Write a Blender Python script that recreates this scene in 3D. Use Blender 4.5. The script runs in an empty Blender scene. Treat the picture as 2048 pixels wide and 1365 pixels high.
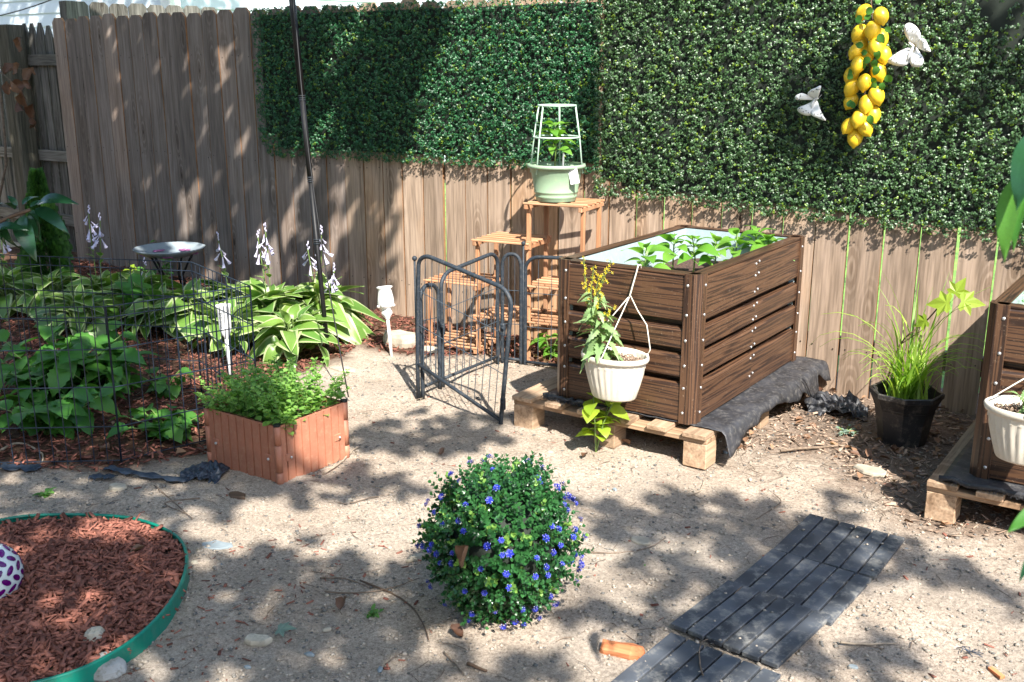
import bpy, math, random
import numpy as np
from mathutils import Vector, Matrix, Euler
R = math.radians
random.seed(7); rng = np.random.default_rng(7)
sc = bpy.context.scene
C = sc.collection
# ---------------------------------------------------------------- camera, light
# world frame: X runs along the fence (to the right), Y runs towards the fence, Z up; the camera stands above the origin
H_CAM = 1.5; PITCH = R(14.84); YAW = R(55.29); FPX = 2059.0
cam_d = bpy.data.cameras.new('camera'); cam = bpy.data.objects.new('camera', cam_d); C.objects.link(cam)
cam_d.sensor_width = 36; cam_d.lens = FPX/2048*36; cam_d.clip_end = 200; cam_d.clip_start = 0.05
cam.location = (0, 0, H_CAM)
cam.rotation_euler = (R(90)-PITCH, 0, R(90)-YAW)
cam_d.dof.use_dof = True; cam_d.dof.focus_distance = 4.3; cam_d.dof.aperture_fstop = 9.0
sc.camera = cam
LDIR = Vector((-0.74, 0.58, -1.0)).normalized()          # the way sunlight travels
elev = math.asin(-LDIR.z)
world = bpy.data.worlds.new('World'); sc.world = world; world.use_nodes = True
nt = world.node_tree; bg = nt.nodes['Background']
sky = nt.nodes.new('ShaderNodeTexSky'); sky.sky_type = 'NISHITA'; sky.sun_disc = False
sky.sun_elevation = elev; sky.sun_rotation = math.atan2(-LDIR.x, -LDIR.y)
nt.links.new(sky.outputs[0], bg.inputs[0]); bg.inputs[1].default_value = 0.14
sl = bpy.data.lights.new('sun', 'SUN'); sl.energy = 5.0; sl.angle = R(0.53); sl.color = (1, 0.955, 0.88)
sun = bpy.data.objects.new('sun', sl); C.objects.link(sun); sun.location = (6, -4, 9)
sun.rotation_euler = LDIR.to_track_quat('-Z', 'Y').to_euler()
vs = sc.view_settings; vs.view_transform = 'Standard'; vs.look = 'None'; vs.exposure = 1.42; vs.gamma = 1; vs.use_curve_mapping = False
sc.cycles.max_bounces = 6; sc.cycles.transparent_max_bounces = 8; sc.cycles.diffuse_bounces = 3

# ---------------------------------------------------------------- measured places
def ray(x, y):
    a = (x-1024)/FPX; b = (682.5-y)/FPX
    X, Y, Z = a, math.cos(PITCH)+b*math.sin(PITCH), -math.sin(PITCH)+b*math.cos(PITCH)
    return X*math.sin(YAW)-Y*math.cos(YAW), X*math.cos(YAW)+Y*math.sin(YAW), Z
def spot(x, y, z=0.0):          # the point at height z seen at a photograph pixel
    d = ray(x, y); t = (z-H_CAM)/d[2]
    return Vector((d[0]*t, d[1]*t, z))
def wallspot(x, y, Y):          # the point on the upright plane Y seen at a photograph pixel
    d = ray(x, y); t = Y/d[1]
    return Vector((d[0]*t, Y, H_CAM+d[2]*t))
def to_px(P):
    P = np.asarray(P, float); s, t, z = P[..., 0], P[..., 1], P[..., 2]-H_CAM
    x = s*math.sin(YAW)+t*math.cos(YAW); y = -s*math.cos(YAW)+t*math.sin(YAW)
    D = y*math.cos(PITCH)-z*math.sin(PITCH); U = y*math.sin(PITCH)+z*math.cos(PITCH)
    return 1024+FPX*x/D, 682.5-FPX*U/D, D

# ---------------------------------------------------------------- materials
def new_mat(name):
    m = bpy.data.materials.new(name); m.use_nodes = True
    t = m.node_tree; b = t.nodes['Principled BSDF']
    return m, t, b
def N(t, kind, **kw):
    n = t.nodes.new('ShaderNode'+kind)
    for k, v in kw.items():
        if k.startswith('i_'):
            key = k[2:]; key = int(key) if key.isdigit() else key.replace('_', ' ')
            n.inputs[key].default_value = v
        else: setattr(n, k, v)
    return n
def L(t, a, b): t.links.new(a, b)
def ramp(t, fac, stops):
    r = N(t, 'ValToRGB'); e = r.color_ramp.elements
    while len(e) < len(stops): e.new(0.5)
    for q, (p, c) in zip(e, stops):
        q.position = p; q.color = (*c, 1) if len(c) == 3 else c
    L(t, fac, r.inputs[0]); return r.outputs[0]
def mixc(t, fac, a, b, mode='MIX'):
    m = N(t, 'Mix', data_type='RGBA', blend_type=mode)
    for s, v in ((m.inputs[0], fac), (m.inputs[6], a), (m.inputs[7], b)):
        if hasattr(v, 'links'): L(t, v, s)
        elif isinstance(v, (int, float)): s.default_value = v
        else: s.default_value = (*v, 1)
    return m.outputs[2]
def objvec(t, scale, rand=True):
    tc = N(t, 'TexCoord'); mp = N(t, 'Mapping'); mp.inputs['Scale'].default_value = scale
    if rand:
        oi = N(t, 'ObjectInfo'); mu = N(t, 'Math', operation='MULTIPLY', i_1=37.0); L(t, oi.outputs['Random'], mu.inputs[0])
        ad = N(t, 'VectorMath', operation='ADD'); L(t, tc.outputs['Object'], ad.inputs[0]); L(t, mu.outputs[0], ad.inputs[1])
        L(t, ad.outputs[0], mp.inputs[0])
    else: L(t, tc.outputs['Object'], mp.inputs[0])
    return mp.outputs[0]
def bump(t, b, h, strength=0.4, dist=0.01):
    n = N(t, 'Bump'); n.inputs['Strength'].default_value = strength; n.inputs['Distance'].default_value = dist
    L(t, h, n.inputs['Height']); L(t, n.outputs[0], b.inputs['Normal'])
def plain(name, col, rough=0.6, var=0.15, metal=0.0, nscale=20, spec=0.5, bumpd=0.0, dirt=None, trans=0):
    m, t, b = new_mat(name)
    nz = N(t, 'TexNoise', i_Scale=nscale, i_Detail=5.0); L(t, objvec(t, (1, 1, 1)), nz.inputs[0])
    lo = tuple(c*(1-var) for c in col); hi = tuple(min(1, c*(1+var)) for c in col)
    c = ramp(t, nz.outputs[0], [(0.3, lo), (0.7, hi)])
    if dirt:
        n2 = N(t, 'TexNoise', i_Scale=nscale*3.1, i_Detail=8.0, i_Roughness=0.75); L(t, objvec(t, (1, 1, 1)), n2.inputs[0])
        f = ramp(t, n2.outputs[0], [(0.5, (0, 0, 0)), (0.66, (1, 1, 1))])
        c = mixc(t, f, c, dirt)
    L(t, c, b.inputs['Base Color']); b.inputs['Roughness'].default_value = rough; b.inputs['Metallic'].default_value = metal
    b.inputs['Specular IOR Level'].default_value = spec
    if trans: b.inputs['Transmission Weight'].default_value = trans
    if bumpd: bump(t, b, nz.outputs[0], 0.6, bumpd)
    return m
def leafmat(name, dark, light, rough=0.4, trans=0.25, spec=0.5, veins=False):
    # a tint per leaf (attribute) chooses between the two greens
    m, t, b = new_mat(name)
    at = N(t, 'Attribute', attribute_name='tint'); oi = N(t, 'ObjectInfo')
    ad = N(t, 'Math', operation='ADD'); L(t, at.outputs['Fac'], ad.inputs[0])
    mu = N(t, 'Math', operation='MULTIPLY', i_1=0.35); L(t, oi.outputs['Random'], mu.inputs[0]); L(t, mu.outputs[0], ad.inputs[1])
    c = ramp(t, ad.outputs[0], [(0.05, dark), (1.0, light)])
    nz = N(t, 'TexNoise', i_Scale=60.0, i_Detail=3.0); L(t, objvec(t, (1, 1, 1)), nz.inputs[0])
    c = mixc(t, 0.35, c, ramp(t, nz.outputs[0], [(0.3, (0.35, 0.35, 0.35)), (0.7, (1, 1, 1))]), 'MULTIPLY')
    L(t, c, b.inputs['Base Color']); b.inputs['Roughness'].default_value = rough; b.inputs['Specular IOR Level'].default_value = spec
    if trans:
        tr = N(t, 'BsdfTranslucent'); ms = N(t, 'MixShader', i_0=trans); out = t.nodes['Material Output']
        cc = mixc(t, 1.0, c, (1.6, 1.7, 0.7), 'MULTIPLY')
        L(t, cc, tr.inputs[0]); L(t, b.outputs[0], ms.inputs[1]); L(t, tr.outputs[0], ms.inputs[2]); L(t, ms.outputs[0], out.inputs[0])
    return m
def woodmat(name, cols, axis='Z', warm=None, warmth=0.5, grain=26, rough=0.8, knots=True, bd=0.0015, contrast=0.55, stain=None):
    m, t, b = new_mat(name)
    st = {'Z': (grain, grain, 1.3), 'X': (1.3, grain, grain), 'Y': (grain, 1.3, grain)}[axis]
    v = objvec(t, st)
    n1 = N(t, 'TexNoise', i_Scale=1.0, i_Detail=7.0, i_Roughness=0.62, i_Distortion=0.6); L(t, v, n1.inputs[0])
    st2 = tuple(s*4 for s in st); n2 = N(t, 'TexNoise', i_Scale=1.0, i_Detail=3.0); L(t, objvec(t, st2), n2.inputs[0])
    big = N(t, 'TexNoise', i_Scale=3.0, i_Detail=4.0); L(t, objvec(t, (1, 1, 0.6)), big.inputs[0])
    c = ramp(t, n1.outputs[0], [(0.28, cols[0]), (0.5, cols[1]), (0.72, cols[2])])
    oi = N(t, 'ObjectInfo')
    if warm:
        mm = N(t, 'Math', operation='MULTIPLY'); L(t, oi.outputs['Random'], mm.inputs[0]); L(t, big.outputs[0], mm.inputs[1])
        f = ramp(t, mm.outputs[0], [(0.30, (0, 0, 0)), (0.52, (warmth,)*3)])
        c = mixc(t, f, c, mixc(t, 0.6, c, warm, 'MIX'))
    # broad tone drift between one board and the next
    mr = N(t, 'MapRange', i_3=0.72, i_4=1.18); L(t, oi.outputs['Random'], mr.inputs[0])
    hs = N(t, 'HueSaturation'); L(t, mr.outputs[0], hs.inputs['Value']); L(t, c, hs.inputs['Color']); c = hs.outputs[0]
    c = mixc(t, contrast, c, ramp(t, n2.outputs[0], [(0.35, (0.42, 0.40, 0.38)), (0.6, (1.08, 1.06, 1.04))]), 'MULTIPLY')
    h = n1.outputs[0]
    if knots:
        kv = {'Z': (7, 1, 2.1), 'X': (2.1, 1, 7), 'Y': (1, 2.1, 7)}[axis]
        vo = N(t, 'TexVoronoi', i_Scale=1.0); vo.voronoi_dimensions = '3D'; L(t, objvec(t, kv), vo.inputs[0])
        wn = N(t, 'Math', operation='MULTIPLY_ADD', i_1=1.0); L(t, n1.outputs[0], wn.inputs[0]); wn.inputs[1].default_value = 0.13; L(t, vo.outputs['Distance'], wn.inputs[2])
        si = N(t, 'Math', operation='MULTIPLY', i_1=62.0); L(t, wn.outputs[0], si.inputs[0])
        sn = N(t, 'Math', operation='SINE'); L(t, si.outputs[0], sn.inputs[0])
        rg = ramp(t, sn.outputs[0], [(0.0, (0.60, 0.56, 0.52)), (0.9, (1, 1, 1))])
        near = ramp(t, wn.outputs[0], [(0.12, (1, 1, 1)), (0.52, (0, 0, 0))])
        c = mixc(t, near, c, mixc(t, 1.0, c, rg, 'MULTIPLY'))
        kn = ramp(t, wn.outputs[0], [(0.10, (0.20, 0.14, 0.10)), (0.165, (1, 1, 1))])
        c = mixc(t, 0.85, c, kn, 'MULTIPLY')
    L(t, c, b.inputs['Base Color']); b.inputs['Roughness'].default_value = rough; b.inputs['Specular IOR Level'].default_value = 0.25
    bump(t, b, n2.outputs[0], 0.5, bd)
    return m
def zebra(name, axis):            # printed dark woodgrain on the raised bed's steel panels
    m, t, b = new_mat(name)
    st = {'X': (2.2, 60, 60), 'Z': (60, 60, 2.0)}[axis]
    v = objvec(t, st)
    wn = N(t, 'TexNoise', i_Scale=0.55, i_Detail=2.0); L(t, v, wn.inputs[0])
    mu = N(t, 'VectorMath', operation='MULTIPLY_ADD'); L(t, wn.outputs[1], mu.inputs[0]); mu.inputs[1].default_value = (4, 4, 4); L(t, v, mu.inputs[2])
    sp = N(t, 'SeparateXYZ'); L(t, mu.outputs[0], sp.inputs[0])
    ax = N(t, 'Math', operation='ADD'); L(t, sp.outputs[2 if axis == 'X' else 0], ax.inputs[0]); L(t, sp.outputs[1], ax.inputs[1])
    si = N(t, 'Math', operation='MULTIPLY', i_1=6.2); L(t, ax.outputs[0], si.inputs[0])
    sn = N(t, 'Math', operation='SINE'); L(t, si.outputs[0], sn.inputs[0])
    fn = N(t, 'TexNoise', i_Scale=7.0, i_Detail=6.0, i_Roughness=0.7); L(t, v, fn.inputs[0])
    md = N(t, 'Math', operation='MULTIPLY_ADD', i_1=2.6); L(t, fn.outputs[0], md.inputs[0]); L(t, sn.outputs[0], md.inputs[2])
    c = ramp(t, md.outputs[0], [(0.0, (0.014, 0.008, 0.006)), (0.25, (0.02, 0.011, 0.008)), (0.55, (0.10, 0.043, 0.018)), (0.85, (0.21, 0.10, 0.045))])
    mr = N(t, 'MapRange', i_1=0.2, i_2=2.0); L(t, md.outputs[0], mr.inputs[0])
    c = ramp(t, mr.outputs[0], [(0.18, (0.026, 0.014, 0.010)), (0.42, (0.056, 0.028, 0.017)), (0.85, (0.094, 0.048, 0.026))])
    dn = N(t, 'TexNoise', i_Scale=90.0, i_Detail=6.0, i_Roughness=0.8); L(t, objvec(t, (1, 1, 1)), dn.inputs[0])
    c = mixc(t, ramp(t, dn.outputs[0], [(0.60, (0, 0, 0)), (0.72, (0.7, 0.7, 0.7))]), c, (0.36, 0.28, 0.2))
    L(t, c, b.inputs['Base Color']); b.inputs['Roughness'].default_value = 0.34; b.inputs['Specular IOR Level'].default_value = 0.5
    bump(t, b, fn.outputs[0], 0.25, 0.0008)
    return m
MT = {}
MT['picket'] = woodmat('weathered_cedar', [(0.21, 0.152, 0.112), (0.385, 0.285, 0.210), (0.47, 0.355, 0.275)], 'Z', warm=(0.50, 0.27, 0.12), warmth=1.0, contrast=0.5, grain=24)
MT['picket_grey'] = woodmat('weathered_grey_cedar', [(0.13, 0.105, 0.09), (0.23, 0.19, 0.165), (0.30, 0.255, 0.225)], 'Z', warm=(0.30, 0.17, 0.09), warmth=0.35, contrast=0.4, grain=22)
MT['picket_edge'] = plain('cedar_cut_edge', (0.24, 0.12, 0.055), 0.85, 0.25)
MT['rail'] = woodmat('fence_rail_wood', [(0.14, 0.11, 0.08), (0.26, 0.2, 0.14), (0.33, 0.26, 0.2)], 'X', knots=False)
MT['oldwood'] = woodmat('old_grey_wood', [(0.06, 0.058, 0.05), (0.14, 0.135, 0.12), (0.22, 0.21, 0.19)], 'Z', contrast=0.8, bd=0.003)
MT['oldrail'] = woodmat('old_grey_rail', [(0.09, 0.085, 0.07), (0.17, 0.165, 0.145), (0.24, 0.23, 0.205)], 'X', knots=False, contrast=0.8)
MT['postwood'] = woodmat('mossy_post_wood', [(0.04, 0.04, 0.03), (0.085, 0.08, 0.06), (0.13, 0.12, 0.095)], 'Z', knots=False, contrast=0.8, bd=0.003)
MT['pallet'] = woodmat('pallet_pine', [(0.22, 0.13, 0.075), (0.38, 0.25, 0.155), (0.48, 0.34, 0.22)], 'X', contrast=0.5, rough=0.75)
MT['palletY'] = woodmat('pallet_deck_pine', [(0.24, 0.15, 0.09), (0.42, 0.29, 0.19), (0.52, 0.38, 0.26)], 'Y', contrast=0.5, rough=0.75)
MT['rack'] = woodmat('fir_lath', [(0.34, 0.15, 0.07), (0.48, 0.255, 0.14), (0.58, 0.35, 0.21)], 'X', knots=False, contrast=0.45)
MT['rackZ'] = woodmat('fir_upright', [(0.32, 0.135, 0.06), (0.45, 0.235, 0.125), (0.55, 0.32, 0.19)], 'Z', knots=False, contrast=0.45)
MT['zebraX'] = zebra('woodgrain_panel', 'X'); MT['zebraZ'] = zebra('woodgrain_post', 'Z')
MT['liner'] = plain('pale_blue_steel', (0.33, 0.415, 0.43), 0.45, 0.05, dirt=(0.42, 0.52, 0.52))
MT['bolt'] = plain('zinc', (0.6, 0.6, 0.6), 0.35, 0.1, metal=0.8)
MT['steel_blue'] = plain('blue_grey_enamel', (0.022, 0.030, 0.040), 0.55, 0.2, spec=0.3, dirt=(0.07, 0.07, 0.07))
MT['wire'] = plain('black_coated_wire', (0.012, 0.02, 0.035), 0.4, 0.2)
MT['gwire'] = plain('grey_wire', (0.05, 0.065, 0.08), 0.4, 0.2)
MT['black'] = plain('black_paint', (0.009, 0.009, 0.010), 0.5, 0.2, spec=0.3)
MT['fabric'] = plain('black_woven_fabric', (0.028, 0.029, 0.034), 0.55, 0.5, nscale=14, bumpd=0.004, dirt=(0.10, 0.095, 0.09))
MT['bfabric'] = plain('blue_black_fabric', (0.022, 0.034, 0.055), 0.5, 0.5, nscale=30, bumpd=0.003, dirt=(0.06, 0.07, 0.09))
MT['white'] = plain('white_plastic', (0.78, 0.78, 0.76), 0.4, 0.06)
MT['cream'] = plain('cream_plastic', (0.62, 0.57, 0.48), 0.45, 0.05, dirt=(0.60, 0.53, 0.42), nscale=22)
MT['sage'] = plain('sage_green_plastic', (0.27, 0.38, 0.25), 0.4, 0.06, nscale=8, dirt=(0.31, 0.40, 0.26))
MT['sagecoat'] = plain('sage_coated_wire', (0.40, 0.54, 0.43), 0.4, 0.05)
MT['green_edge'] = plain('green_edging_plastic', (0.0, 0.17, 0.115), 0.42, 0.15, nscale=9, dirt=(0.03, 0.17, 0.12))
MT['terracotta'] = plain('terracotta_plastic', (0.38, 0.150, 0.088), 0.6, 0.10, nscale=12, dirt=(0.42, 0.20, 0.12))
MT['blackpot'] = plain('dusty_black_plastic', (0.022, 0.022, 0.024), 0.42, 0.4, nscale=9, dirt=(0.13, 0.115, 0.095))
MT['soil'] = plain('potting_soil', (0.045, 0.025, 0.016), 0.95, 0.8, nscale=90, bumpd=0.01, dirt=(0.14, 0.07, 0.05))
MT['lemon'] = plain('lemon_skin', (0.80, 0.52, 0.025), 0.36, 0.07, nscale=60, bumpd=0.0006)
MT['tile'] = plain('black_tile_slat', (0.052, 0.059, 0.070), 0.6, 0.5, nscale=6, dirt=(0.20, 0.195, 0.18), bumpd=0.001)
MT['siding'] = plain('white_vinyl_siding', (0.56, 0.62, 0.66), 0.5, 0.02)
MT['stem'] = plain('green_stem', (0.13, 0.20, 0.05), 0.5, 0.2)
MT['brownstem'] = plain('brown_stem', (0.10, 0.06, 0.035), 0.7, 0.3)
MT['bark'] = plain('bark', (0.12, 0.09, 0.065), 0.9, 0.4, nscale=40, bumpd=0.01)
MT['twig'] = plain('dry_twig', (0.16, 0.115, 0.08), 0.85, 0.4, nscale=60)
MT['paletwig'] = plain('pale_twig', (0.33, 0.26, 0.19), 0.85, 0.3, nscale=60)
MT['stone'] = plain('tan_stone', (0.40, 0.35, 0.27), 0.85, 0.25, nscale=16, bumpd=0.006, dirt=(0.26, 0.24, 0.19))
MT['greystone'] = plain('pale_grey_stone', (0.33, 0.32, 0.30), 0.85, 0.3, nscale=12, bumpd=0.008, dirt=(0.2, 0.18, 0.14))
MT['slate'] = plain('blue_grey_slate', (0.20, 0.235, 0.25), 0.75, 0.2, nscale=18, bumpd=0.003)
MT['woodchunk'] = woodmat('split_orange_wood', [(0.32, 0.10, 0.035), (0.52, 0.19, 0.08), (0.62, 0.27, 0.13)], 'X', knots=False, bd=0.004)
MT['dryleaf'] = leafmat('dry_leaf', (0.10, 0.045, 0.025), (0.38, 0.22, 0.13), 0.6, 0.12)
MT['hosta'] = leafmat('hosta_green', (0.10, 0.22, 0.04), (0.40, 0.52, 0.10), 0.36, 0.25)
MT['hosta_rim'] = leafmat('hosta_cream', (0.38, 0.46, 0.22), (0.58, 0.62, 0.34), 0.4, 0.25)
MT['leafy'] = leafmat('garden_leaf', (0.05, 0.18, 0.025), (0.20, 0.42, 0.07), 0.45, 0.3)
MT['glossy'] = leafmat('glossy_dark_leaf', (0.014, 0.06, 0.025), (0.04, 0.13, 0.05), 0.25, 0.15)
MT['ivyA'] = leafmat('plastic_boxwood_green', (0.003, 0.036, 0.016), (0.046, 0.185, 0.064), 0.42, 0.10, 0.45)
MT['ivyB'] = leafmat('plastic_boxwood_olive', (0.006, 0.030, 0.012), (0.078, 0.158, 0.056), 0.40, 0.10, 0.5)
MT['ivytip'] = leafmat('plastic_boxwood_lime', (0.06, 0.14, 0.008), (0.20, 0.30, 0.03), 0.4, 0.15)
MT['net'] = plain('dark_backing_net', (0.01, 0.016, 0.01), 0.8, 0.3)
MT['mint'] = leafmat('mint_leaf', (0.08, 0.22, 0.04), (0.26, 0.46, 0.10), 0.5, 0.35)
MT['pepper'] = leafmat('pepper_leaf', (0.12, 0.30, 0.035), (0.34, 0.55, 0.10), 0.35, 0.35)
MT['limeleaf'] = leafmat('lime_maple_leaf', (0.26, 0.38, 0.03), (0.46, 0.56, 0.08), 0.45, 0.4)
MT['grassblade'] = leafmat('grass_blade', (0.14, 0.30, 0.03), (0.42, 0.58, 0.10), 0.45, 0.35)
MT['kale'] = leafmat('kale_leaf', (0.20, 0.32, 0.12), (0.42, 0.52, 0.25), 0.5, 0.25)
MT['conifer'] = leafmat('arborvitae_green', (0.01, 0.055, 0.008), (0.06, 0.17, 0.02), 0.6, 0.2)
MT['bushleaf'] = leafmat('artificial_bush_leaf', (0.004, 0.034, 0.012), (0.034, 0.13, 0.036), 0.3, 0.10, 0.6)
MT['petal_blue'] = plain('blue_petal', (0.018, 0.03, 0.34), 0.5, 0.3)
MT['petal_white'] = plain('white_petal_edge', (0.62, 0.60, 0.85), 0.5, 0.1)
MT['lavender'] = plain('lavender_petal', (0.58, 0.54, 0.70), 0.5, 0.15)
MT['yellow'] = plain('yellow_petal', (0.72, 0.58, 0.02), 0.5, 0.1)
MT['treeleaf'] = leafmat('tree_leaf', (0.05, 0.12, 0.03), (0.12, 0.24, 0.06), 0.5, 0.45)
MT['mulchred'] = leafmat('red_mulch', (0.055, 0.020, 0.016), (0.32, 0.13, 0.092), 0.85, 0, 0.15)
MT['mulchbrown'] = leafmat('brown_litter', (0.10, 0.06, 0.04), (0.48, 0.35, 0.26), 0.9, 0, 0.15)
MT['pebble'] = leafmat('pebble_mix', (0.12, 0.12, 0.115), (0.46, 0.39, 0.31), 0.85, 0, 0.2)
MT['glass'] = plain('frosted_glass', (0.36, 0.42, 0.46), 0.25, 0.15, nscale=8, trans=0.3)
MT['pinkglass'] = plain('pink_glass', (0.45, 0.15, 0.35), 0.2, 0.3, nscale=8, trans=0.4)
MT['purple'] = plain('purple_mosaic_glass', (0.09, 0.0, 0.11), 0.12, 0.5, nscale=14)
MT['mosaic'] = plain('white_mosaic_grout', (0.55, 0.62, 0.62), 0.2, 0.1)
MT['microgreen'] = leafmat('pale_sprout', (0.20, 0.42, 0.18), (0.52, 0.66, 0.46), 0.5, 0.3)

# ---------------------------------------------------------------- mesh builders
class MB:
    def __init__(s): s.v = []; s.f = []; s.m = []; s.sm = []
    def add(s, vs, fs, mi=0, smooth=False):
        o = len(s.v); s.v += [tuple(p) for p in vs]
        for f in fs: s.f.append(tuple(i+o for i in f)); s.m.append(mi); s.sm.append(smooth)
        return s
    def box(s, c, d, rot=None, mi=0):
        cx, cy, cz = c; x, y, z = d[0]/2, d[1]/2, d[2]/2
        P = [Vector(((i & 1)*2-1, ((i >> 1) & 1)*2-1, ((i >> 2) & 1)*2-1)) for i in range(8)]
        P = [Vector((p.x*x, p.y*y, p.z*z)) for p in P]
        if rot is not None: P = [rot @ p for p in P]
        P = [p+Vector(c) for p in P]
        return s.add(P, [(0, 2, 3, 1), (4, 5, 7, 6), (0, 1, 5, 4), (2, 6, 7, 3), (0, 4, 6, 2), (1, 3, 7, 5)], mi)
    def bbox(s, c, d, b=0.003, rot=None, mi=0):      # box with its long edges eased
        x, y, z = d[0]/2, d[1]/2, d[2]/2; b = min(b, x*.5, y*.5, z*.5)
        P = []
        for sz, k in ((-z, 1), (-z+b, 0), (z-b, 0), (z, 1)):
            q = b if k else 0
            for px_, py_ in ((-x+b+q*0, -y+q), (x-b-q*0, -y+q), (x-q, -y+b), (x-q, y-b), (x-b, y-q), (-x+b, y-q), (-x+q, y-b), (-x+q, -y+b)):
                P.append(Vector((px_, py_, sz)))
        if rot is not None: P = [rot @ p for p in P]
        P = [p+Vector(c) for p in P]
        F = [tuple(range(7, -1, -1)), tuple(range(24, 32))]
        for r in range(3):
            for i in range(8):
                j = (i+1) % 8; F.append((r*8+i, r*8+j, r*8+8+j, r*8+8+i))
        return s.add(P, F, mi)
    def tube(s, pts, rad, n=8, cap=True, mi=0, smooth=True):
        pts = [Vector(p) for p in pts]
        if not hasattr(rad, '__len__'): rad = [rad]*len(pts)
        V = []; F = []; prev = None
        for i, p in enumerate(pts):
            a = pts[max(0, i-1)]; b = pts[min(len(pts)-1, i+1)]; d = (b-a)
            d = d.normalized() if d.length > 1e-9 else Vector((0, 0, 1))
            if prev is None: u = d.orthogonal().normalized()
            else:
                u = prev-d*prev.dot(d); u = u.normalized() if u.length > 1e-6 else d.orthogonal().normalized()
            prev = u; w = d.cross(u)
            for k in range(n):
                an = 2*math.pi*k/n; V.append(p+(u*math.cos(an)+w*math.sin(an))*rad[i])
        for i in range(len(pts)-1):
            for k in range(n):
                j = (k+1) % n; F.append((i*n+k, i*n+j, i*n+n+j, i*n+n+k))
        s.add(V, F, mi, smooth)
        if cap:
            o = len(s.v)-len(V)
            s.f.append(tuple(o+k for k in range(n-1, -1, -1))); s.m.append(mi); s.sm.append(False)
            e = o+(len(pts)-1)*n; s.f.append(tuple(e+k for k in range(n))); s.m.append(mi); s.sm.append(False)
        return s
    def lathe(s, prof, n=32, c=(0, 0, 0), mi=0, sx=1, sy=1, rib=None, close=False):
        V = []; F = []
        for (r, z) in prof:
            for k in range(n):
                an = 2*math.pi*k/n; rr = r
                if rib: rr = r*(1+rib(an, z))
                V.append((c[0]+rr*math.cos(an)*sx, c[1]+rr*math.sin(an)*sy, c[2]+z))
        for i in range(len(prof)-1):
            for k in range(n):
                j = (k+1) % n; F.append((i*n+k, i*n+j, i*n+n+j, i*n+n+k))
        if close: F.append(tuple(range(n-1, -1, -1)))
        return s.add(V, F, mi, True)
    def prism(s, poly, z0, z1, mi=0):
        n = len(poly); V = [(x, y, z0) for x, y in poly]+[(x, y, z1) for x, y in poly]
        F = [tuple(range(n-1, -1, -1)), tuple(range(n, 2*n))]+[(i, (i+1) % n, n+(i+1) % n, n+i) for i in range(n)]
        return s.add(V, F, mi)
    def sphere(s, c, r, n=12, m=8, mi=0, sc_=(1, 1, 1), rot=None):
        V = []; F = []
        for i in range(m+1):
            th = math.pi*i/m
            for k in range(n):
                an = 2*math.pi*k/n
                p = Vector((r*math.sin(th)*math.cos(an)*sc_[0], r*math.sin(th)*math.sin(an)*sc_[1], r*math.cos(th)*sc_[2]))
                if rot is not None: p = rot @ p
                V.append(p+Vector(c))
        for i in range(m):
            for k in range(n):
                j = (k+1) % n; F.append((i*n+k, i*n+n+k, i*n+n+j, i*n+j))
        return s.add(V, F, mi, True)
    def mesh(s, name, mats):
        me = bpy.data.meshes.new(name); me.from_pydata(s.v, [], s.f)
        for m in (mats if isinstance(mats, (list, tuple)) else [mats]): me.materials.append(MT[m] if isinstance(m, str) else m)
        if len(me.polygons):
            me.polygons.foreach_set('material_index', s.m); me.polygons.foreach_set('use_smooth', s.sm)
        me.update(); return me
    def build(s, name, mats, parent=None, **kw):
        return put(name, s.mesh(name, mats), parent, **kw)
def put(name, me, parent=None, loc=(0, 0, 0), rot=(0, 0, 0), scale=(1, 1, 1), label=None, cat=None, group=None, kind=None):
    o = bpy.data.objects.new(name, me); C.objects.link(o); o.location = loc; o.rotation_euler = rot
    o.scale = scale if hasattr(scale, '__len__') else (scale,)*3
    if parent is not None: o.parent = parent
    if label: o['label'] = label
    if cat: o['category'] = cat
    if group: o['group'] = group
    if kind: o['kind'] = kind
    return o
def thing(name, label, cat, loc=(0, 0, 0), rz=0.0, group=None, rot=None):
    return put(name, None, None, loc, rot or (0, 0, rz), label=label, cat=cat, group=group)
def matobj(o, M): o.matrix_basis = M; return o
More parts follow.
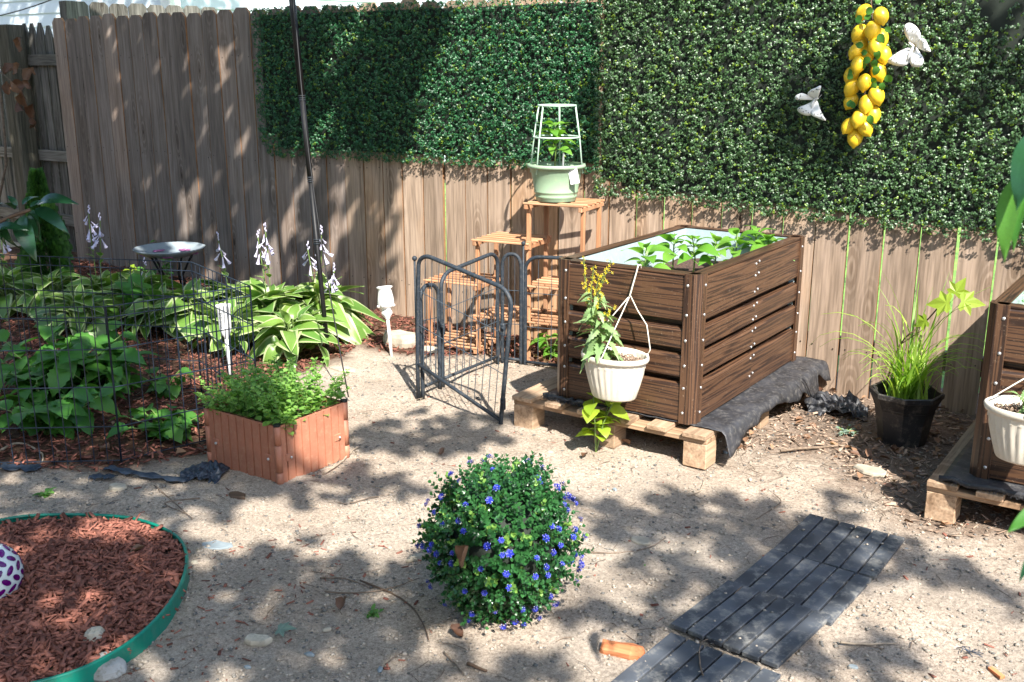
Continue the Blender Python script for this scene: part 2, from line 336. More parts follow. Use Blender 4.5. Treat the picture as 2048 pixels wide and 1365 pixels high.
# many small pieces in one mesh (numpy)
def basis(nrm, spin):
    nrm = nrm/np.linalg.norm(nrm, axis=1, keepdims=True)
    up = np.where(np.abs(nrm[:, 2:3]) < 0.9, np.array([[0, 0, 1.0]]), np.array([[1.0, 0, 0]]))
    a = np.cross(up, nrm); a /= np.linalg.norm(a, axis=1, keepdims=True); b = np.cross(nrm, a)
    c, s = np.cos(spin)[:, None], np.sin(spin)[:, None]
    x = a*c+b*s; y = -a*s+b*c
    return np.stack([x, y, nrm], axis=2)
def scatter(name, tv, tf, pos, B, scl, tint, mats, parent=None, mi=None, smooth=False, **kw):
    tv = np.asarray(tv, float); tf = np.asarray(tf, int); M = len(pos); nv = len(tv); k = tf.shape[1]
    scl = np.asarray(scl, float)
    if scl.ndim == 1: scl = np.repeat(scl[:, None], 3, 1)
    V = np.einsum('mij,mvj->mvi', B, tv[None]*scl[:, None, :])+np.asarray(pos)[:, None, :]
    Fi = (tf[None]+(np.arange(M)*nv)[:, None, None]).reshape(-1)
    me = bpy.data.meshes.new(name); me.vertices.add(M*nv); me.vertices.foreach_set('co', V.reshape(-1).astype(np.float32))
    nf = M*len(tf); me.loops.add(nf*k); me.loops.foreach_set('vertex_index', Fi.astype(np.int32))
    me.polygons.add(nf); me.polygons.foreach_set('loop_start', (np.arange(nf)*k).astype(np.int32))
    try: me.polygons.foreach_set('loop_total', np.full(nf, k, np.int32))
    except Exception: pass
    if smooth: me.polygons.foreach_set('use_smooth', np.ones(nf, bool))
    for m in (mats if isinstance(mats, (list, tuple)) else [mats]): me.materials.append(MT[m])
    if mi is not None: me.polygons.foreach_set('material_index', np.repeat(np.asarray(mi, np.int32), len(tf)))
    at = me.attributes.new('tint', 'FLOAT', 'POINT'); at.data.foreach_set('value', np.repeat(np.asarray(tint, np.float32), nv))
    me.update(calc_edges=True); me.validate()
    return put(name, me, parent, **kw)
OVAL = ([(0, 0, 0), (-.33, .3, .08), (-.36, .65, .10), (0, 1, .0), (.36, .65, .10), (.33, .3, .08)], [(0, 5, 4, 3), (0, 3, 2, 1)])
CHIP = ([(-.5, -.5, -.5), (.5, -.4, -.5), (.45, .5, -.5), (-.5, .45, -.5), (-.4, -.5, .5), (.5, -.5, .3), (.5, .4, .5), (-.45, .5, .4)],
        [(0, 3, 2, 1), (4, 5, 6, 7), (0, 1, 5, 4), (1, 2, 6, 5), (2, 3, 7, 6), (3, 0, 4, 7)])
OCTA = ([(1, 0, 0), (-1, .1, 0), (0, 1, .1), (.1, -1, 0), (.1, .1, 1), (0, 0, -1)],
        [(0, 2, 4), (2, 1, 4), (1, 3, 4), (3, 0, 4), (2, 0, 5), (1, 2, 5), (3, 1, 5), (0, 3, 5)])
def inpoly(x, y, poly):
    x = np.asarray(x); y = np.asarray(y); r = np.zeros(x.shape, bool); n = len(poly)
    for i in range(n):
        x0, y0 = poly[i]; x1, y1 = poly[(i+1) % n]
        c = ((y0 > y) != (y1 > y)) & (x < (x1-x0)*(y-y0)/((y1-y0) or 1e-9)+x0)
        r ^= c
    return r
def vnoise(x, y, seed=0):        # smooth value noise
    xi = np.floor(x).astype(int); yi = np.floor(y).astype(int); xf = x-xi; yf = y-yi
    def h(a, b): 
        q = np.sin(a*127.1+b*311.7+seed*74.7)*43758.5453; return q-np.floor(q)
    u = xf*xf*(3-2*xf); v = yf*yf*(3-2*yf)
    return (h(xi, yi)*(1-u)+h(xi+1, yi)*u)*(1-v)+(h(xi, yi+1)*(1-u)+h(xi+1, yi+1)*u)*v
def ngrid(n): return rng.random(n)
# ================================================================= GROUND
FY = 4.756                                            # front face of the fence
def P2(v): return (v[0], v[1])
GARDEN = [(-14, 5.2), (-14, 1.2), P2(spot(0, 938)), P2(spot(237, 944)), P2(spot(415, 912)), P2(spot(450, 850)), P2(spot(560, 760)), P2(spot(690, 715)),
          P2(spot(715, 690)), P2(spot(760, 705)), P2(spot(840, 712)), P2(spot(1000, 712)), P2(spot(1030, 724)), P2(spot(1112, 730)), (-2.2, 4.42), (-1.6, 4.9), (-1.6, 5.2)]
LITTER = [(-1.62, 5.2), (-1.50, 3.75), P2(spot(1530, 900)), P2(spot(1640, 905)), P2(spot(1700, 960)), P2(spot(1770, 1000)), P2(spot(1800, 1055)), P2(spot(1900, 1075)), P2(spot(2048, 1080)), (1.0, 3.4), (3.5, 3.5), (3.5, 5.2)]
RING = [(-3.197, 1.625), (-3.105, 1.747), (-2.89, 1.886), (-2.669, 1.898), (-2.494, 1.824), (-2.326, 1.67), (-2.211, 1.482), (-2.173, 1.305), (-2.211, 1.165),
        (-2.33, 1.0), (-2.6, 0.86), (-2.95, 0.9), (-3.18, 1.12), (-3.26, 1.4)]
def crom(pts, n, closed=True):
    out = []; m = len(pts)
    for i in range(m if closed else m-1):
        g = (lambda k: Vector(pts[k % m])) if closed else (lambda k: Vector(pts[max(0, min(m-1, k))]))
        p0, p1, p2, p3 = g(i-1), g(i), g(i+1), g(i+2)
        for k in range(n):
            t = k/n
            out.append(0.5*((2*p1)+(p2-p0)*t+(2*p0-5*p1+4*p2-p3)*t*t+(3*p1-p0-3*p2+p3)*t**3))
    if not closed: out.append(Vector(pts[-1]))
    return out
ring = [tuple(p) for p in crom(RING, 5)]
def soilmask(x, y):
    a = np.zeros(np.shape(x))
    for k in range(6):
        jx = (vnoise(x*7, y*7, k)-.5)*.16+(vnoise(x*31, y*31, k+9)-.5)*.10; jy = (vnoise(x*7, y*7, k+20)-.5)*.16+(vnoise(x*31, y*31, k+29)-.5)*.10
        a += np.maximum(inpoly(x+jx, y+jy, GARDEN)*1.0, inpoly(x+jx*1.6, y+jy*1.6, LITTER)*.62)/6.0
    return a
def gheight(x, y):
    return 0.016*(vnoise(x*1.7, y*1.7, 1)-.5)+0.014*(vnoise(x*6, y*6, 2)-.5)+0.007*(vnoise(x*19, y*19, 3)-.5)+0.005*(vnoise(x*47, y*47, 4)-.5)
def groundmat():
    m, t, b = new_mat('sandy_ground')
    tc = N(t, 'TexCoord'); at = N(t, 'Attribute', attribute_name='soil')
    def nz(s, d=6.0, r=0.6):
        n = N(t, 'TexNoise', i_Scale=s, i_Detail=d, i_Roughness=r); L(t, tc.outputs['Object'], n.inputs[0]); return n.outputs[0]
    c = ramp(t, nz(3.0), [(0.3, (0.48, 0.395, 0.315)), (0.55, (0.595, 0.50, 0.41)), (0.75, (0.67, 0.58, 0.485))])
    c = mixc(t, 0.55, c, ramp(t, nz(260.0, 3.0, 0.7), [(0.36, (0.40, 0.38, 0.35)), (0.5, (1, 1, 1)), (0.66, (1.2, 1.18, 1.15))]), 'MULTIPLY')
    c = mixc(t, 0.95, c, ramp(t, nz(85.0, 6.0, 0.85), [(0.36, (0.36, 0.33, 0.30)), (0.52, (0.92, 0.9, 0.88)), (0.68, (1.12, 1.1, 1.06))]), 'MULTIPLY')
    c = mixc(t, ramp(t, nz(1.3, 3.0), [(0.45, (0, 0, 0)), (0.7, (0.5, 0.5, 0.5))]), c, (0.33, 0.30, 0.255))
    vo = N(t, 'TexVoronoi', i_Scale=120.0); L(t, tc.outputs['Object'], vo.inputs[0])
    c = mixc(t, 0.35, c, ramp(t, vo.outputs['Color'], [(0.2, (0.5, 0.5, 0.5)), (0.8, (1.1, 1.1, 1.1))]), 'MULTIPLY')
    s = ramp(t, nz(28.0, 8.0, 0.75), [(0.3, (0.032, 0.018, 0.012)), (0.52, (0.10, 0.055, 0.036)), (0.72, (0.24, 0.15, 0.10))])
    c = mixc(t, at.outputs['Fac'], c, s)
    L(t, c, b.inputs['Base Color']); b.inputs['Roughness'].default_value = 0.95; b.inputs['Specular IOR Level'].default_value = 0.1
    bump(t, b, nz(130.0, 8.0, 0.8), 1.0, 0.010)
    return m
MT['ground'] = groundmat()
def grid_mesh(name, x0, x1, y0, y1, st, zf, attr=None, mat='ground'):
    nx = int((x1-x0)/st)+1; ny = int((y1-y0)/st)+1
    X, Y = np.meshgrid(np.linspace(x0, x1, nx), np.linspace(y0, y1, ny)); Z = zf(X, Y)
    V = np.stack([X, Y, Z], -1).reshape(-1, 3)
    i = np.arange(nx-1)[None]+np.arange(ny-1)[:, None]*nx
    Fq = np.stack([i, i+1, i+1+nx, i+nx], -1).reshape(-1, 4)
    me = bpy.data.meshes.new(name); me.vertices.add(len(V)); me.vertices.foreach_set('co', V.reshape(-1).astype(np.float32))
    me.loops.add(Fq.size); me.loops.foreach_set('vertex_index', Fq.reshape(-1).astype(np.int32)); me.polygons.add(len(Fq))
    me.polygons.foreach_set('loop_start', (np.arange(len(Fq))*4).astype(np.int32)); me.polygons.foreach_set('use_smooth', np.ones(len(Fq), bool))
    me.materials.append(MT[mat])
    a = me.attributes.new('soil', 'FLOAT', 'POINT'); a.data.foreach_set('value', (attr(X, Y) if attr else np.zeros(X.shape)).reshape(-1).astype(np.float32))
    me.update(calc_edges=True); return me
put('ground', grid_mesh('ground', -8.6, 2.6, 0.2, 5.1, 0.022, gheight, soilmask), kind='structure')
put('yard_ground', grid_mesh('yard_ground', -40, 40, -30, 5.3, 1.0, lambda x, y: x*0-0.03), kind='structure')
def lawnmat():
    m, t, b = new_mat('sunlit_lawn'); tc = N(t, 'TexCoord'); n = N(t, 'TexNoise', i_Scale=2.2, i_Detail=10.0, i_Roughness=0.75); L(t, tc.outputs['Object'], n.inputs[0])
    L(t, ramp(t, n.outputs[0], [(0.35, (0.03, 0.08, 0.01)), (0.5, (0.13, 0.26, 0.035)), (0.7, (0.24, 0.38, 0.06))]), b.inputs['Base Color']); b.inputs['Roughness'].default_value = 0.8; return m
MT['lawn'] = lawnmat()
put('lawn', grid_mesh('lawn', -60, 60, 5.1, 70, 2.0, lambda x, y: x*0-0.02, mat='lawn'), kind='structure')

# mulch, litter, pebbles: nobody could count them
def rand_in(poly, n, box=None):
    xs = [p[0] for p in poly]; ys = [p[1] for p in poly]
    x0, x1, y0, y1 = box or (min(xs), max(xs), min(ys), max(ys))
    out = np.zeros((0, 2))
    while len(out) < n:
        q = np.stack([rng.uniform(x0, x1, n), rng.uniform(y0, y1, n)], 1); out = np.vstack([out, q[inpoly(q[:, 0], q[:, 1], poly)]])
    return out[:n]
def chips(name, q, z, sl, sw, st, mat, tilt=0.35, power=1.0, **kw):
    n = len(q); B = basis(np.stack([rng.normal(0, tilt, n), rng.normal(0, tilt, n), np.ones(n)], 1), rng.uniform(0, 6.28, n))
    pos = np.stack([q[:, 0], q[:, 1], z], 1); k = rng.random(n)**1.5
    S = np.stack([sl[0]+(sl[1]-sl[0])*k, sw[0]*.5+(sw[1]*1.15-sw[0]*.5)*rng.random(n)**1.7, st[0]+(st[1]-st[0])*rng.random(n)], 1)
    return scatter(name, CHIP[0], CHIP[1], pos, B, S, rng.random(n)**power, mat, **kw)
q = rand_in(GARDEN, 15000, (-7.6, -1.7, 1.9, 4.75))
z = gheight(q[:, 0], q[:, 1])+rng.uniform(0, .016, len(q))
chips('bark_mulch', q, z, (.015, .055), (.004, .012), (.002, .006), 'mulchred', power=1.6, kind='stuff', label='reddish brown bark mulch spread over the garden bed')
q = rand_in(LITTER, 3600, (-1.7, .9, 3.2, 4.75)); z = gheight(q[:, 0], q[:, 1])+rng.uniform(0, .014, len(q))
chips('bark_litter', q, z, (.01, .05), (.003, .012), (.001, .004), 'mulchbrown', kind='stuff', label='brown bark and twig litter along the foot of the fence')
mid = (-2.72, 1.4)
mulch_ring = thing('mulch_circle', 'green edged circle of red bark mulch in the left foreground', 'mulch bed', (mid[0], mid[1], 0))
mb = MB(); n = len(ring)
for k, (off, z0, z1) in enumerate(((0, -.02, .046), (.006, -.02, .046))):
    for (x, y) in ring:
        d = Vector((x-mid[0], y-mid[1])); d.normalize()
        mb.v += [(x-mid[0]+d.x*off, y-mid[1]+d.y*off, z0), (x-mid[0]+d.x*off, y-mid[1]+d.y*off, z1+.006*math.sin(x*5))]
for i in range(n):
    j = (i+1) % n; a, b_, c_, d_ = 2*i, 2*j, 2*j+1, 2*i+1
    for q4 in ((a, d_, c_, b_), (2*n+a, 2*n+b_, 2*n+c_, 2*n+d_), (d_, 2*n+d_, 2*n+c_, c_)): mb.f.append(q4); mb.m.append(0); mb.sm.append(False)
mb.build('edging', 'green_edge', mulch_ring)
mb = MB(); mb.tube([(x-mid[0], y-mid[1], .046+.006*math.sin(x*5)) for x, y in ring+[ring[0]]], .0055, 6, cap=False); mb.build('edging_lip', 'green_edge', mulch_ring)
def dome(x, y):
    r = np.hypot(x-mid[0], y-mid[1]); return 0.040*np.clip(1-(r/.62)**2, 0, 1)+.006
inner = [(mid[0]+(x-mid[0])*.985, mid[1]+(y-mid[1])*.985) for x, y in ring]
mb = MB(); mb.v = [(0, 0, .046)]; K = 8
for k in range(1, K+1):
    for (x, y) in inner:
        X, Y = mid[0]+(x-mid[0])*k/K, mid[1]+(y-mid[1])*k/K; mb.v.append((X-mid[0], Y-mid[1], float(dome(X, Y))))
m_ = len(inner)
for i in range(m_): mb.f.append((0, 1+i, 1+(i+1) % m_)); mb.m.append(0); mb.sm.append(True)
for k in range(K-1):
    for i in range(m_):
        j = (i+1) % m_; a = 1+k*m_; mb.f.append((a+i, a+m_+i, a+m_+j, a+j)); mb.m.append(0); mb.sm.append(True)
mb.build('soil', 'soil', mulch_ring)
q = rand_in(inner, 11500); z = dome(q[:, 0], q[:, 1])+rng.uniform(0, .022, len(q)); q2 = q-np.array(mid)
chips('mulch_chips', q2, z, (.012, .06), (.004, .013), (.002, .008), 'mulchred', tilt=.45, power=1.1, kind='stuff', parent=mulch_ring)
# pebbles over the sand, and stray bits of red mulch
n = 80000; x = rng.uniform(-3.6, 0.3, n); y = rng.uniform(0.7, 4.4, n); keep = (~inpoly(x, y, GARDEN)) & (~inpoly(x, y, ring)) & (rng.random(n) < np.clip(1.25-y/4.6, .12, 1)*(0.35+vnoise(x*3, y*3, 5)))
x, y = x[keep], y[keep]; n = len(x)
s = 0.0014+0.0075*rng.random(n)**4.5; S = np.stack([s*rng.uniform(.8, 1.4, n), s, s*.6], 1)
scatter('pebbles', OCTA[0], OCTA[1], np.stack([x, y, gheight(x, y)+s*.25], 1), basis(np.tile([0, 0, 1.0], (n, 1)), rng.uniform(0, 6.28, n)), S, rng.random(n), 'pebble', smooth=False, kind='stuff', label='small grey and tan pebbles scattered over the sandy ground')
x = rng.normal(-2.15, .16, 260); y = rng.uniform(1.1, 2.3, 260); keep = ~inpoly(x, y, ring); q = np.stack([x, y], 1)[keep]
x2 = rng.uniform(-3.2, .2, 420); y2 = rng.uniform(1.5, 4.2, 420); k2 = ~inpoly(x2, y2, ring); q = np.vstack([q[:150], np.stack([x2, y2], 1)[k2][:240]])
chips('stray_chips', q, gheight(q[:, 0], q[:, 1])+.003, (.006, .03), (.003, .008), (.001, .004), 'mulchred', tilt=.2, kind='stuff', label='stray bits of red bark and twig on the sand')
# fine dead twigs strewn about
def twigs(n, box, name, label, mat='twig', ln=(.02, .09)):
    mb = MB()
    for _ in range(n):
        x, y = random.uniform(*box[:2]), random.uniform(*box[2:]); a = random.uniform(0, 6.28); l = random.uniform(*ln); r = random.uniform(.0006, .0014); bend = random.uniform(-.3, .3)
        if inpoly(np.array([x]), np.array([y]), ring)[0]: continue
        mb.tube([(x, y, .006), (x+l*.5*math.cos(a), y+l*.5*math.sin(a), .008), (x+l*math.cos(a+bend), y+l*math.sin(a+bend), .005)], [r, r, r*.5], 4, cap=False)
    return mb.build(name, mat, kind='stuff', label=label)
twigs(420, (-3.2, .2, 1.2, 3.9), 'twig_bits', 'fine dead twigs strewn over the sandy ground')
twigs(500, (-1.6, .6, 3.5, 4.6), 'twig_litter', 'fine brown twigs in the litter by the fence', 'twig', (.03, .12))
twigs(420, (-6.5, -1.9, 2.3, 4.6), 'garden_twigs', 'fine pale twigs lying in the garden bed', 'paletwig', (.03, .12))

# ================================================================= FENCES
fence = thing('picket_fence', 'long weathered cedar fence of tall dog eared pickets carrying the artificial hedge', 'fence', (0, FY, 0))
def picket_mesh(w, h, seed, pm_='picket'):
    mb = MB(); c = .034; t = .018; n = 7
    rr = random.Random(seed); bow = rr.uniform(-.004, .004)
    prof = [(-w/2, 0), (w/2, 0), (w/2, h-c), (w/2-c, h), (-w/2+c, h), (-w/2, h-c)]
    V = [(x, 0, z) for x, z in prof]+[(x, t, z) for x, z in prof]
    mb.add(V, [(0, 1, 2, 3, 4, 5)], 0); o = 0
    mb.f.append((11, 10, 9, 8, 7, 6)); mb.m.append(0); mb.sm.append(False)
    for i in range(6):
        j = (i+1) % 6; mb.f.append((i, i+6, j+6, j)); mb.m.append(1); mb.sm.append(False)
    return mb.mesh('picket', [pm_, 'picket_edge'])
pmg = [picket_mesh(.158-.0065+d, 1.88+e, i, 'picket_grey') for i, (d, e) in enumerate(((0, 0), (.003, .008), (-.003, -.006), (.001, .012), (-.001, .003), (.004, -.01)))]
pm = [picket_mesh(.158-.0095+d, 1.88+e, i) for i, (d, e) in enumerate(((0, 0), (.003, .008), (-.003, -.006), (.001, .012), (-.001, .003), (.004, -.01)))]
npk = 62
for i in range(npk):
    s = -7.57+.158*i+.079
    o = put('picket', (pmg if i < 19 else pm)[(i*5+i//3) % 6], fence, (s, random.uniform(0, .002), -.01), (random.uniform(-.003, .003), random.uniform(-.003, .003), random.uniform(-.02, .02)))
for z in (.22, .91, 1.58):
    for k in range(4):
        mb = MB(); mb.box((0, 0, 0), (2.44, .038, .088)); mb.build('rail', 'rail', fence, loc=(-6.33+k*2.45, .0405, z))
mb = MB()
for i in range(npk):
    for z in (.22, .91, 1.58):
        for d in (-.05, .05): mb.box((-7.57+.158*i+.079+d, -.001, z+random.uniform(-.012, .012)), (.005, .002, .005))
mb.build('nail_heads', 'black', fence, kind='stuff')
# older fence to the left of it, pointed pickets, rails towards the yard
old = thing('old_picket_fence', 'old grey fence of pointed pickets with its post at the far left', 'fence', (-8.2, 4.95, 0))
for i in range(16):
    w = .098; h = 1.84+random.uniform(-.02, .02); mb = MB()
    prof = [(-w/2, 0), (w/2, 0), (w/2, h-.11), (w*.40, h-.06), (0.012, h), (-0.012, h), (-w*.40, h-.06), (-w/2, h-.11)]
    k = len(prof); mb.add([(x, 0, z) for x, z in prof]+[(x, .016, z) for x, z in prof], [tuple(range(k)), tuple(range(2*k-1, k-1, -1))]+[(i_, i_+k, (i_+1) % k+k, (i_+1) % k) for i_ in range(k)])
    mb.build('pointed_picket', 'oldwood', old, loc=(.72-i*.122, .02, 0), rot=(0, random.uniform(-.01, .01), 0))
for z in (.27, .80, 1.565):
    mb = MB(); mb.box((0, 0, 0), (1.9, .04, .085)); mb.build('rail', 'oldrail', old, loc=(-.2, -.004, z))
mb = MB(); mb.bbox((0, 0, .92), (.15, .15, 1.84), .008); mb.build('post', 'postwood', old, loc=(-.10, -.105, 0))
# a third, taller run behind
a = wallspot(132, 2, 5.05); wf = thing('tall_back_fence', 'lichen grey dog eared fence showing above and behind the cedar fence', 'fence', (a.x, 5.05, 0))
dirx = Vector((.16, 1.0)).normalized()
for i in range(8):
    mb = MB(); w = .155; h = a.z+random.uniform(-.008, .008); c = .03
    prof = [(-w/2, 0), (w/2, 0), (w/2, h-c), (w/2-c, h), (-w/2+c, h), (-w/2, h-c)]
    mb.add([(x, 0, z) for x, z in prof]+[(x, .018, z) for x, z in prof], [tuple(range(6)), tuple(range(11, 5, -1))]+[(k, k+6, (k+1) % 6+6, (k+1) % 6) for k in range(6)])
    mb.build('picket', 'oldwood', wf, loc=(dirx.x*(i*.167+.1), dirx.y*(i*.167+.1), 0), rot=(0, 0, math.atan2(dirx.y, dirx.x)))
mb = MB(); mb.bbox((0, 0, a.z/2), (.09, .09, a.z), .004); mb.build('post', 'oldwood', wf, loc=(-.02, .02, 0))
mb = MB(); mb.box((0, 0, 0), (1.4, .04, .09)); mb.build('rail', 'oldrail', wf, loc=(dirx.x*.75-.03, dirx.y*.75, 1.6), rot=(0, 0, math.atan2(dirx.y, dirx.x)))
# ================================================================= NEIGHBOUR'S HOUSE
d = ray(345, 137); k = 12.0/math.hypot(d[0], d[1]); HX, HY = d[0]*k, d[1]*k
house = thing('neighbour_house', 'white vinyl sided house behind the fence, top left', 'house', (HX, HY, 0))
ex = .152
def board(length, nm='siding_board'):
    mb = MB(); prof = [(0, 0), (-.020, .002), (-.020, .014), (-.004, ex+.004), (0, ex+.004)]
    V = [(0, y, z) for y, z in prof]+[(length, y, z) for y, z in prof]; n = 5
    mb.add(V, [(4, 3, 2, 1, 0), (5, 6, 7, 8, 9)]+[(i, (i+1) % n, n+(i+1) % n, n+i) for i in range(n)]); return mb.mesh(nm, 'siding')
bA, bB = board(9.0), board(12.0)
for i in range(30):
    put('siding_board', bA, house, (-9.08, 0, .3+i*ex)); put('siding_board', bB, house, (.08-.085, .08, .3+i*ex), (0, 0, R(76)))
mb = MB(); mb.box((-4.5, .25, 2.5), (8.9, .4, 5)); mb.build('wall', 'siding', house)
mb = MB(); mb.bbox((-.02, 0, 2.5), (.13, .05, 5), .006); mb.bbox((.07, .03, 2.5), (.05, .14, 5), .006); mb.build('corner_trim', 'white', house)
mb = MB(); mb.box((-4.5, -.1, 5.1), (10, .9, .16)); mb.build('eave', 'white', house)
# overhead cable
mb = MB(); A = wallspot(-60, 42, 6.2); B_ = wallspot(115, -5, 6.2); pts = [A.lerp(B_, t_/8) for t_ in range(9)]
for i_, p in enumerate(pts): p.z -= .03*(1-(i_/4-1)**2)
mb.tube(pts+[pts[-1]+(pts[-1]-pts[-2])*6], .006, 6)
mb.build('overhead_cable', 'black', label='thin dark cable crossing in front of the white siding', cat='cable')

# ================================================================= ARTIFICIAL HEDGE
def hedge(name, label, x0, x1, zb, zt, matset, dens, seed, rl=.12, thick=.05, holes=0.0):
    g = np.random.default_rng(seed); root = thing(name, label, 'hedge panel', ((x0+x1)/2, FY, (zb(x0)+zt)/2), group='artificial boxwood panels hung on the fence')
    cx, cz = (x0+x1)/2, (zb(x0)+zt)/2
    n = int((x1-x0)*(zt-zb(x0))*dens/8)
    x = g.uniform(x0, x1, n); z = g.uniform(zb(x1)-.03, zt, n)
    b = zb(x)+.012*(vnoise(x*14, x*0, 3)-.5); k = z > b
    if rl: k &= ~((x < x0+rl) & (z < b+rl) & (np.hypot(x-(x0+rl), z-(b+rl)) > rl))
    if holes: k &= ~((vnoise(x*5, z*5, seed) > .5) & (z > 1.62) & (x > -1.05) & (g.random(n) < holes))
    x, z = x[k], z[k]; n = len(x)
    y = -.012-thick*(.35+.65*vnoise(x*28, z*28, seed+1))*g.random(n)**.5-.008*vnoise(x*4, z*4, seed+5)
    # sprigs of eight leaves
    m = 8; X = np.repeat(x, m); Z = np.repeat(z, m); Y = np.repeat(y, m); M = n*m; phi = g.uniform(0, 6.28, M)
    nx = np.repeat(g.normal(0, .45, n), m); nz = np.repeat(g.normal(.25, .45, n), m)
    nr = np.stack([nx+.7*np.cos(phi), -np.ones(M)-.1, nz+.7*np.sin(phi)], 1)
    r = g.uniform(.001, .0085, M)
    pos = np.stack([X+r*np.cos(phi)-cx, Y-g.uniform(0, .01, M), Z+r*np.sin(phi)-cz], 1)
    B = basis(nr, phi+g.normal(0, .7, M)); s = g.uniform(.0065, .0118, M)
    tint = np.clip(np.repeat(g.random(n)*.55, m)+g.random(M)*.45, 0, 1)
    lime = np.repeat(g.random(n) < .13, m) & (g.random(M) < .6)
    scatter('leaves', OVAL[0], OVAL[1], pos, B, s, tint, matset, root, mi=lime.astype(int), kind='stuff')
    mb = MB(); nn = 24
    pts = [(x0+.03+(x1-x0-.06)*i/nn) for i in range(nn+1)]
    for i in range(nn):
        xa, xb = pts[i]-cx, pts[i+1]-cx; za, zc = zb(pts[i])+.05+(rl*.7 if i < 1 else 0)-cz, zt-.04-cz
        mb.box(((xa+xb)/2, -.008, (za+zc)/2), (xb-xa, .004, zc-za))
    mb.build('backing_net', 'net', root)
    return root
hedge('boxwood_panel', 'blue green artificial boxwood panel left of the plant stand pot, rounded at its lower left', -5.28, -2.715, lambda x: .95+.008*(x+5.28), 1.865, ['ivyA', 'ivytip'], 38000, 3)
hedge('boxwood_panel', 'olive green artificial boxwood panel behind the lemons and the white butterflies', -2.745, .25, lambda x: .862-.038*(x+2.735), 2.02, ['ivyB', 'ivytip'], 38000, 4, rl=.05, thick=.055, holes=.8)
# ================================================================= RAISED BEDS ON PALLETS
bolt_me = MB().sphere((0, 0, 0), .0062, 8, 5, sc_=(1, .6, 1)).mesh('bolt', 'bolt')
def plank(L_, z0, z1, seed, axis='X', name='plank', lip=.014):
    # panel section: flat face, its top edge folded back, lower edge rolled in; length along local X, outside is -Y
    prof = [(.000, z0+.006), (.000, z1-lip), (.006, z1-lip*.35), (.024, z1), (.030, z1-.002), (.030, z0+.002), (.022, z0), (.006, z0+.001)]
    n = len(prof); V = []
    for x in (-L_/2, L_/2): V += [(x, y, z-(z0+z1)/2) for y, z in prof]
    mb = MB(); mb.add(V, [tuple(range(n)), tuple(range(2*n-1, n-1, -1))]+[(i, i+n, (i+1) % n+n, (i+1) % n) for i in range(n)])
    return mb.mesh(name, 'zebraX')
ROWS = [(0.0, .157), (.178, .272), (.292, .378), (.402, .585)]
def raised_bed(name, label, X0, X1, Y0, Y1, zb, h, group, seams=True):
    root = thing(name, label, 'raised bed', (X0, Y0, zb), group=group)
    w, l = X1-X0, Y1-Y0
    def side(length, ox, oy, rz, nseg):
        Rz = Matrix.Rotation(rz, 4, 'Z'); T = Matrix.Translation((ox, oy, 0))
        for k in range(nseg):
            cx = -length/2+length*(k+.5)/nseg
            for i, (a, b) in enumerate(ROWS):
                a *= h/.585; b *= h/.585
                me = plank(length/nseg-(.001 if k == 0 else -.012*0), a, b, i)
                o = put('panel', me, root); o.matrix_basis = T @ Rz @ Matrix.Translation((cx, .0015*k, (a+b)/2))
            if k:
                for zz in (.06, .14, .19, .26, .31, .37, .43, .50, .55):
                    for dx in (-.014, .02):
                        o = put('bolt', bolt_me, root); o.matrix_basis = T @ Rz @ Matrix.Translation((-length/2+length*k/nseg+dx, -.001, zz*h/.585+dx*.2))
        mb = MB(); mb.box((0, .045, h/2), (length, .003, h-.01)); o = mb.build('recess', 'zebraX', root); o.matrix_basis = T @ Rz
        mb = MB(); mb.box((0, .050, h/2+.001), (length-.01, .004, h-.002)); o = mb.build('liner', 'liner', root); o.matrix_basis = T @ Rz
        mb = MB(); mb.box((0, .026, h-.001), (length, .052, .006)); o = mb.build('rim', 'zebraX', root); o.matrix_basis = T @ Rz
    side(w-.03, w/2, 0, 0, 1); side(l-.03, w, l/2, R(90), 2); side(w-.03, w/2, l, R(180), 1); side(l-.03, 0, l/2, R(-90), 2)
    a, c = .060, .026
    for ix, (sx, sy, ox, oy) in enumerate(((1, 1, 0, 0), (-1, 1, w, 0), (-1, -1, w, l), (1, -1, 0, l))):
        poly = [(-.006+c, -.006), (a, -.006), (a, .004), (c+.004, .004), (.004, c+.004), (.004, a), (-.006, a), (-.006, -.006+c)]
        pts = [(ox+sx*x, oy+sy*y) for x, y in poly]
        if sx*sy < 0: pts = pts[::-1]
        mb = MB(); mb.prism(pts, -.004, h+.004); mb.build('corner_post', 'zebraZ', root)
        for zz in (.04, .14, .23, .33, .43, .545):
            z_ = zz*h/.585
            o = put('bolt', bolt_me, root, (ox+sx*.045, oy-sy*.0065, z_)); o = put('bolt', bolt_me, root, (ox-sx*.0065, oy+sy*.045, z_), (0, 0, R(90)))
    mb = MB(); nx, ny = 14, 26; V = []; 
    for j in range(ny+1):
        for i in range(nx+1):
            V.append((.055+(w-.11)*i/nx, .055+(l-.11)*j/ny, h-.16+.02*random.random()))
    mb.add(V, [(j*(nx+1)+i, j*(nx+1)+i+1, (j+1)*(nx+1)+i+1, (j+1)*(nx+1)+i) for j in range(ny) for i in range(nx)], 0, True)
    mb.build('soil', 'soil', root)
    return root
raised_bed('raised_bed', 'large dark woodgrain raised bed in the middle, pale inside, reaching back to the fence', -2.222, -1.588, 3.535, 4.69, .152, .590, 'dark woodgrain raised garden beds')
raised_bed('raised_bed', 'dark woodgrain raised bed cut off by the right edge of the photo', -.585, .06, 3.60, 4.66, .152, .600, 'dark woodgrain raised garden beds')
